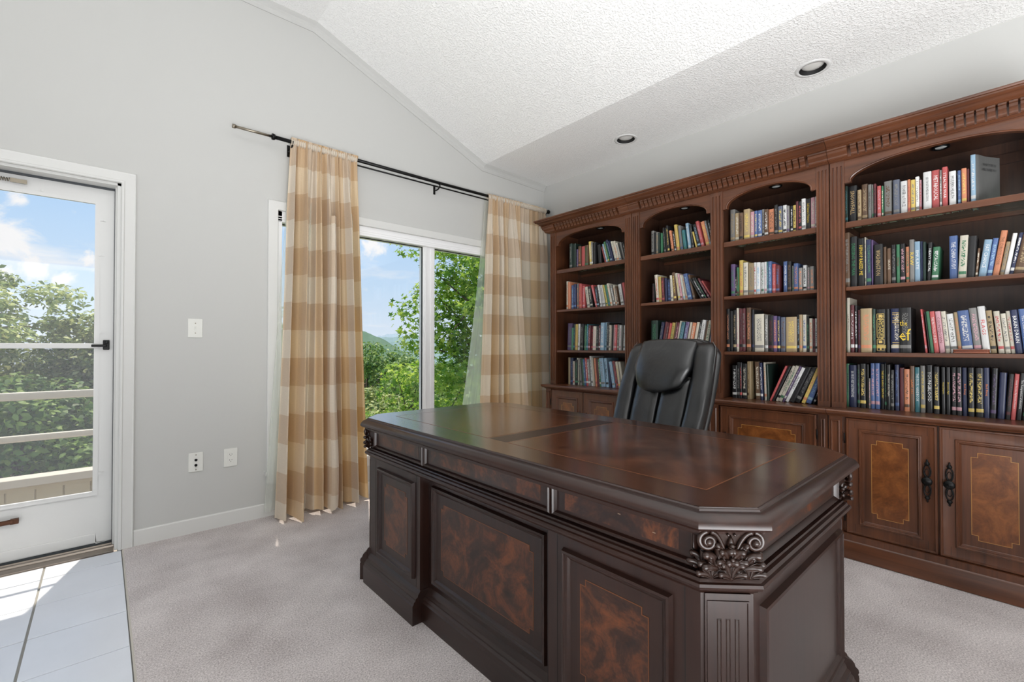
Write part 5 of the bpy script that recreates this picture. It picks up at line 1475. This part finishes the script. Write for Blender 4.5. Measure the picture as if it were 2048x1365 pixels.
for a0, a1 in ((.492, .931), (.940, 1.652), (1.662, 2.115)):
    bm = bmesh.new(); mold(bm, rect(a0, a1, .646, .742), [(-.002, -.002), (0, .008), (.004, .012), (.008, .008), (.011, .009), (.014, .002), (.015, -.002)], closed=True, F=FF)
    fr = obj('drawer_front_frame', bm, dw, desk)
    obj('burl_field', B((a0+.045, a1-.045, .670, .720, -.001, .0010), F=FF), dburl, fr)
    if a0 == .492:
        bm = bmesh.new()
        for yy, zz in ((.70, .708), (.60, .69)): box(bm, yy-.004, yy+.004, zz-.001, zz+.001, .001, .0016, FF)
        obj('scratch_mark', bm, plain('bare_wood_nick', rgb(150, 130, 110), .7), fr)
# seams between panels and posts
bm = bmesh.new()
for yy in (.516, .905, .943): box(bm, yy-.0008, yy+.0008, .135, .60, -.001, .0006, FR)
for yy in (2.082, 1.700): box(bm, yy-.0008, yy+.0008, .135, .60, -.001, .0006, FR)
obj('seam', bm, dark_slot, desk)
# end of the desk towards the camera side (-y) and its twin at the window
for Y, sgn in ((DY0, 1), (DY1, -1)):
    Fe = (lambda a, b, c, Y=Y, s=sgn: (a, Y-s*c, b))
    framed(Fe, 1.10, 1.75, .150, .560, dburl, 'end_panel')
    Ff = (lambda a, b, c, Y=Y, s=sgn: (a, Y+s*.012-s*c, b))
    bm = bmesh.new(); mold(bm, rect(1.085, 1.765, .646, .742), [(-.002, -.002), (0, .008), (.004, .012), (.008, .008), (.014, .002), (.015, -.002)], closed=True, F=Ff)
    fr = obj('end_frieze_frame', bm, dw, desk); obj('burl_field', B((1.13, 1.72, .672, .718, -.001, .0010), F=Ff), dburl, fr)
# vent at the near end, under the top
Fv = lambda a, b, c: (a, DY0+.012-c, b)
bm = bmesh.new(); box(bm, 1.073, 1.105, .68, .725, 0, .004, Fv)
vg = obj('vent_plate', bm, dw, desk)
bm = bmesh.new()
for k in range(9): box(bm, 1.078+k*.0028, 1.0792+k*.0028, .695, .708, .004, .0046, Fv)
obj('vent_slots', bm, dark_slot, vg)

# ---- canted corners: fluted pilaster, carved acanthus capital, scrolled foot
def corner(cx_, cy_, nx, ny):
    """(cx_, cy_) = middle of the canted face, (nx, ny) = outward normal"""
    n = Vector((nx, ny, 0)).normalized(); u = Vector((-n.y, n.x, 0)); c = Vector((cx_, cy_, 0)); w = CH*.7071
    def F(a, b, o): return tuple(c+u*a+n*o+Vector((0, 0, b)))
    bm = bmesh.new(); W = w*.86
    box(bm, -W, W, .135, .600, -.01, .006, F)
    mold(bm, rect(-W*.92, W*.92, .15, .585), [(0, .006), (0, .009), (.003, .009), (.004, .006)], closed=True, F=F)
    p = obj('corner_pilaster', bm, dwz, desk)
    bm = bmesh.new()
    for a in (-.019, 0, .019):
        mold(bm, rect(a-.0035, a+.0035, .16, .545), [(-.0015, .006), (0, .0075), (.0012, .0062), (.0035, .0061)], closed=True, F=F)
        box(bm, a-.0032, a+.0032, .163, .542, .0055, .0064, F)
    obj('flute', bm, dark_slot if False else carve_m, p)
    # capital: flaring core
    bm = bmesh.new()
    core = [(w*.95, .640, .004), (w*.95, .665, .008), (w*1.0, .700, .013), (w*1.12, .728, .020), (w*1.16, .744, .024)]
    rv = []
    for hw, z, o in core: rv.append([bm.verts.new(F(a, z, oo)) for a, oo in ((-hw, -.02), (-hw, o*.6), (-hw*.6, o), (hw*.6, o), (hw, o*.6), (hw, -.02))])
    for a_, b_ in zip(rv, rv[1:]):
        for k in range(5): bm.faces.new((a_[k], a_[k+1], b_[k+1], b_[k]))
    cap = obj('carved_capital', bm, carve_m, desk, smooth=True)
    def leaf(a0, z0, s, o0, lean=0, wrap=0):
        """acanthus leaf: a fan of ribbed lobes that belly out and roll over at their tips"""
        b = bmesh.new()
        for k in (-2, 2, -1, 1, 0):
            an = math.radians(k*30)+lean; Lk = (.050, .042, .030)[abs(k)]*s; pts = []; rr = []
            for q in range(11):
                t = q/10
                fa = math.sin(an)*Lk*t*(1+.35*t); fz = math.cos(an)*Lk*math.sin(min(1, t*1.05)*PI*.60)/math.sin(PI*.60)
                oo = o0+.003+.017*s*t**1.6-(.0 if t < .85 else .004*(t-.85)/.15)
                if wrap: oo -= wrap*abs(fa)
                pts.append(F(a0+fa, z0+fz, oo)); rr.append(s*(.0060+.0022*math.sin(t*PI)-.0012*t) if q < 9 else s*(.0078 if q == 9 else .0042))
            tube(b, pts, rr, 8)
            mid = [F(a0+math.sin(an)*Lk*t*(1+.35*t)*.96, z0+math.cos(an)*Lk*t*.86, o0+.0085+.016*s*t**1.6-(wrap*abs(math.sin(an)*Lk*t) if wrap else 0)) for t in (.12, .35, .6, .8)]
            tube(b, mid, [.0011*s, .0013*s, .0012*s, .0006*s], 5)
        obj('acanthus_leaf', b, carve_m, cap, smooth=True)
    for a0, z0, s_, o0, le, wr in ((0, .640, .86, .018, 0, 0), (-.040, .640, .92, .012, -.10, .1), (.040, .640, .92, .012, .10, .1),
                                   (-.021, .655, 1.12, .012, -.16, 0), (.021, .655, 1.12, .012, .16, 0), (-.052, .652, .85, -.004, -.02, .7), (.052, .652, .85, -.004, .02, .7), (0, .664, .95, .015, 0, 0)):
        leaf(a0, z0, s_, o0, le, wr)
    for sg in (-1, 1):
        b = bmesh.new(); pts = []
        for k in range(50):
            a = k/49*2*PI*1.45; r_ = .0195*(1-k/49*.70)
            pts.append(F(sg*(.049-r_*math.cos(a+PI*.5)), .7215+r_*math.sin(a+PI*.5), .022+.008*k/49))
        tube(b, pts, [.0062-.0020*k/49 for k in range(50)], 8)
        stem = [F(sg*(.004+.040*t**1.2), .668+.074*math.sin(t*PI*.5), .018+.008*t) for t in [k/11 for k in range(12)]]
        tube(b, stem, [.003+.0030*k/11 for k in range(12)], 8)
        stem = [F(sg*(.010+.020*t**1.4), .664+.052*math.sin(t*PI*.5), .021+.008*t) for t in [k/9 for k in range(10)]]
        tube(b, stem, [.003-.0008*k/9 for k in range(10)], 7)
        M = Matrix.Identity(3); lathe(b, [(0, -.008), (.0065, -.005), (.0082, 0), (.0065, .005), (0, .008)], F(sg*.049, .7215, .030), 12)
        obj('volute', b, carve_m, cap, smooth=True)
    b = bmesh.new(); lathe(b, [(0, -.012), (.006, -.006), (.008, .0), (.005, .010), (0, .020)], F(0, .715, .022), 12); lathe(b, [(0, -.004), (.004, 0), (0, .004)], F(-.007, .736, .026), 8); lathe(b, [(0, -.004), (.004, 0), (0, .004)], F(.007, .736, .026), 8)
    obj('flower_bud', b, carve_m, cap, smooth=True)
    # scrolled foot
    b = bmesh.new(); hw = w*1.02
    prf = [(-.02, 0), (.052, 0), (.052, .078), (.049, .084), (.052, .090), (.050, .100), (.042, .108), (.040, .112), (.038, .120), (.030, .130), (.022, .134), (.018, .140), (.016, .148), (.008, .156), (-.02, .156)]
    lo = [b.verts.new(F(-hw*(1 if o > .02 else .96), z, o)) for o, z in prf]; hi = [b.verts.new(F(hw*(1 if o > .02 else .96), z, o)) for o, z in prf]
    b.faces.new(lo); b.faces.new(hi[::-1]); n_ = len(lo)
    for i in range(n_): b.faces.new((lo[i], lo[(i+1) % n_], hi[(i+1) % n_], hi[i]))
    obj('scroll_foot', b, dw, desk, bevel=.002)
h_ = CH/2
corner(DX+h_, DY0+h_, -1, -1); corner(DX+h_, DY1-h_, -1, 1); corner(DXB-h_, DY0+h_, 1, -1); corner(DXB-h_, DY1-h_, 1, 1)

# ================================================================ leather desk chair
def grid_surf(name, fn, nu, nv, parent, mat=leather_m, closed_u=False, sub=1):
    bm = bmesh.new(); g = [[bm.verts.new(fn(i/nu, j/nv)) for i in range(nu+(0 if closed_u else 1))] for j in range(nv+1)]
    n = nu if closed_u else nu
    for j in range(nv):
        for i in range(nu):
            i2 = (i+1) % nu if closed_u else i+1
            bm.faces.new((g[j][i], g[j][i2], g[j+1][i2], g[j+1][i]))
    if closed_u:
        bm.faces.new(g[0][::-1]); bm.faces.new(g[-1])
    o = obj(name, bm, mat, parent, smooth=True)
    if sub: md = o.modifiers.new('smooth', 'SUBSURF'); md.levels = 1; md.render_levels = 1
    return o
CHX, CHY, CHR = 2.045, 1.415, math.radians(-9)
chair = thing('desk_chair', (0, 0, 0), 'black leather high-backed desk chair with pillow headrest, behind the desk', 'chair')
# built round its own base in local metres: front = -x, then set down and turned
def bx_(t):      # lean of the back: local x at height fraction t (0 = seat, 1 = top)
    return .205+.20*t+.03*t*t
Z0b, Z1b = .50, 1.185
def W2(t):       # half width of the back
    return .262+.030*math.sin(PI*min(1, t*.95+.05))+(.012*t) if t < .9 else lerp(.262+.030*math.sin(PI*.905)+.0108, .225, ((t-.9)/.1)**2)
def topz(s):     # crest rises slightly in the middle
    return Z1b+.012*math.cos(s*PI*.5)-.035*max(0, abs(s)-.75)/.25
def back_shell(u, v):
    a = 2*PI*u; t = v; s = math.cos(a); d = math.sin(a)
    ss = math.copysign(abs(s)**.55, s); dd = math.copysign(abs(d)**.7, d)
    z = Z0b+(topz(ss)-Z0b)*t; k = 1 if .03 < t < .97 else .90
    return (bx_(t)+.030+dd*.036*k*(1 if d < 0 else 1.0), ss*W2(t)*k, z)
grid_surf('back_shell', back_shell, 36, 22, chair, closed_u=True)
def pad(name, yc, hw, t0, t1, out, depth=.045, crease=0, curve=0):
    def fn(u, v):
        a = 2*PI*u; t = lerp(t0, t1, v); s = math.cos(a); d = math.sin(a)
        e = min(1, (1-abs(2*v-1))*9)**.5
        ss = math.copysign(abs(s)**.6, s); dd = math.copysign(abs(d)**.75, d)
        y0 = yc(t) if callable(yc) else yc; h = hw(t) if callable(hw) else hw
        wr = 1+crease*.05*math.sin(v*24)*math.sin(v*PI)
        return (bx_(t)-out-dd*-1*depth*.5*e*wr*(1 if d < 0 else .4), y0+ss*h*(.8+.2*e), Z0b+(Z1b-Z0b)*t)
    return grid_surf(name, fn, 24, 28, chair, closed_u=True)
for sg in (-1, 1):
    pad('side_bolster', lambda t, sg=sg: sg*(W2(t)-.058+.006*math.sin(t*3)), lambda t: .058, .0, .975, .010, .10, crease=.8)
    pad('back_cushion', lambda t, sg=sg: sg*(.088+.01*t), lambda t: .088, .02, .70, .012, .075, crease=.3)
def pillow(u, v):
    a = 2*PI*u; s = math.cos(a); d = math.sin(a); ss = math.copysign(abs(s)**.62, s); dd = math.copysign(abs(d)**.8, d)
    t = lerp(.58, .985, v); bot = 1-v
    e = math.sin(PI*min(1, max(0, v*.86+.09)))**.45
    hw = lerp(.130, .192, min(1, (v/.45))**.75) if v < .45 else .192-.006*((v-.45)/.55)
    if v < .06: hw *= .62+.38*v/.06
    z = Z0b+(Z1b-Z0b)*t-.020*(1-s*s)*bot**2+.010*(v > .9)*(1-s*s)
    wr = .003*math.sin(u*34)*(v > .85)
    return (bx_(t)-.052-(-dd)*.060*e*(1 if d < 0 else .5)+wr, ss*hw, z)
grid_surf('headrest_pillow', pillow, 36, 18, chair, closed_u=True)
# stitched seam lines
def thread(pts): 
    b = bmesh.new(); tube(b, pts, .0012, 5); obj('stitching', b, thread_m, chair)
for sg in (-1, 1):
    thread([(bx_(t)-.022, sg*(W2(t)+.003), Z0b+(Z1b-Z0b)*t) for t in [k/24*.95+.02 for k in range(25)]])
def seat(u, v):
    a = 2*PI*u; s = math.cos(a); d = math.sin(a); ss = math.copysign(abs(s)**.5, s); dd = math.copysign(abs(d)**.5, d)
    e = math.sin(PI*(v*.84+.08))**.4
    return (-.03+ss*.255*e, dd*.265*e, .44+.11*v-.012*(1-s*s)*(v > .7)+(.012*ss))
grid_surf('seat', seat, 36, 8, chair, closed_u=True)
b = bmesh.new(); box(b, -.12, .12, -.10, .10, .405, .445); obj('tilt_mechanism', b, black_iron, chair, bevel=.01)
b = bmesh.new(); tube(b, [(.10, 0, .43), (.24, 0, .43), (.30, 0, .50), (.29, 0, .62)], .022, 8); obj('back_bracket', b, black_iron, chair)
for sg in (-1, 1):
    b = bmesh.new(); tube(b, [(.02, sg*.20, .44), (.0, sg*.30, .46), (.0, sg*.325, .56), (.0, sg*.325, .66)], .018, 8); tube(b, [(.12, sg*.20, .44), (.17, sg*.30, .48), (.16, sg*.325, .58), (.13, sg*.325, .665)], .016, 8)
    ar = obj('armrest', b, black_iron, chair, smooth=True)
    def armp(u, v, sg=sg):
        a = 2*PI*u; s = math.cos(a); d = math.sin(a); e = math.sin(PI*(v*.9+.05))**.35
        return (-.08+.32*v, sg*.325+s*.030*e, .685+d*.021*e+.018*math.sin(v*PI))
    bm = bmesh.new(); g = [[bm.verts.new(armp(i/16, j/14)) for i in range(16)] for j in range(15)]
    for j in range(14):
        for i in range(16): bm.faces.new((g[j][i], g[j][(i+1) % 16], g[j+1][(i+1) % 16], g[j+1][i]))
    bm.faces.new(g[0][::-1]); bm.faces.new(g[-1]); obj('arm_pad', bm, leather_m, ar, smooth=True)
b = bmesh.new(); lathe(b, [(.026, .14), (.026, .30), (.016, .30), (.016, .41)], (0, 0, 0), 20); obj('gas_column', b, black_iron, chair, smooth=False)
b = bmesh.new(); lathe(b, [(.0, .075), (.045, .075), (.045, .14), (.0, .145)], (0, 0, 0), 20); obj('base_hub', b, black_iron, chair)
for k in range(5):
    a = 2*PI*k/5+.3; ca, sa = math.cos(a), math.sin(a)
    b = bmesh.new(); tube(b, [(ca*.03, sa*.03, .115), (ca*.17, sa*.17, .10), (ca*.30, sa*.30, .075)], [.024, .019, .014], 8); leg = obj('base_arm', b, black_iron, chair, smooth=True)
    b = bmesh.new()
    for off in (-.014, .014):
        lathe(b, [(0, -.008), (.024, -.008), (.027, -.003), (.027, .003), (.024, .008), (0, .008)], (ca*.30-sa*off, sa*.30+ca*off, .0275), 16, Matrix.Rotation(a, 3, 'Z') @ Matrix.Rotation(PI/2, 3, 'X'))
    tube(b, [(ca*.30-sa*.016, sa*.30+ca*.016, .0275), (ca*.30+sa*.016, sa*.30-ca*.016, .0275)], .006, 6); tube(b, [(ca*.30, sa*.30, .03), (ca*.30, sa*.30, .078)], .008, 6)
    obj('caster', b, black_iron, leg)
chair.location = (CHX-.0, CHY, 0); chair.rotation_euler = (0, 0, CHR)
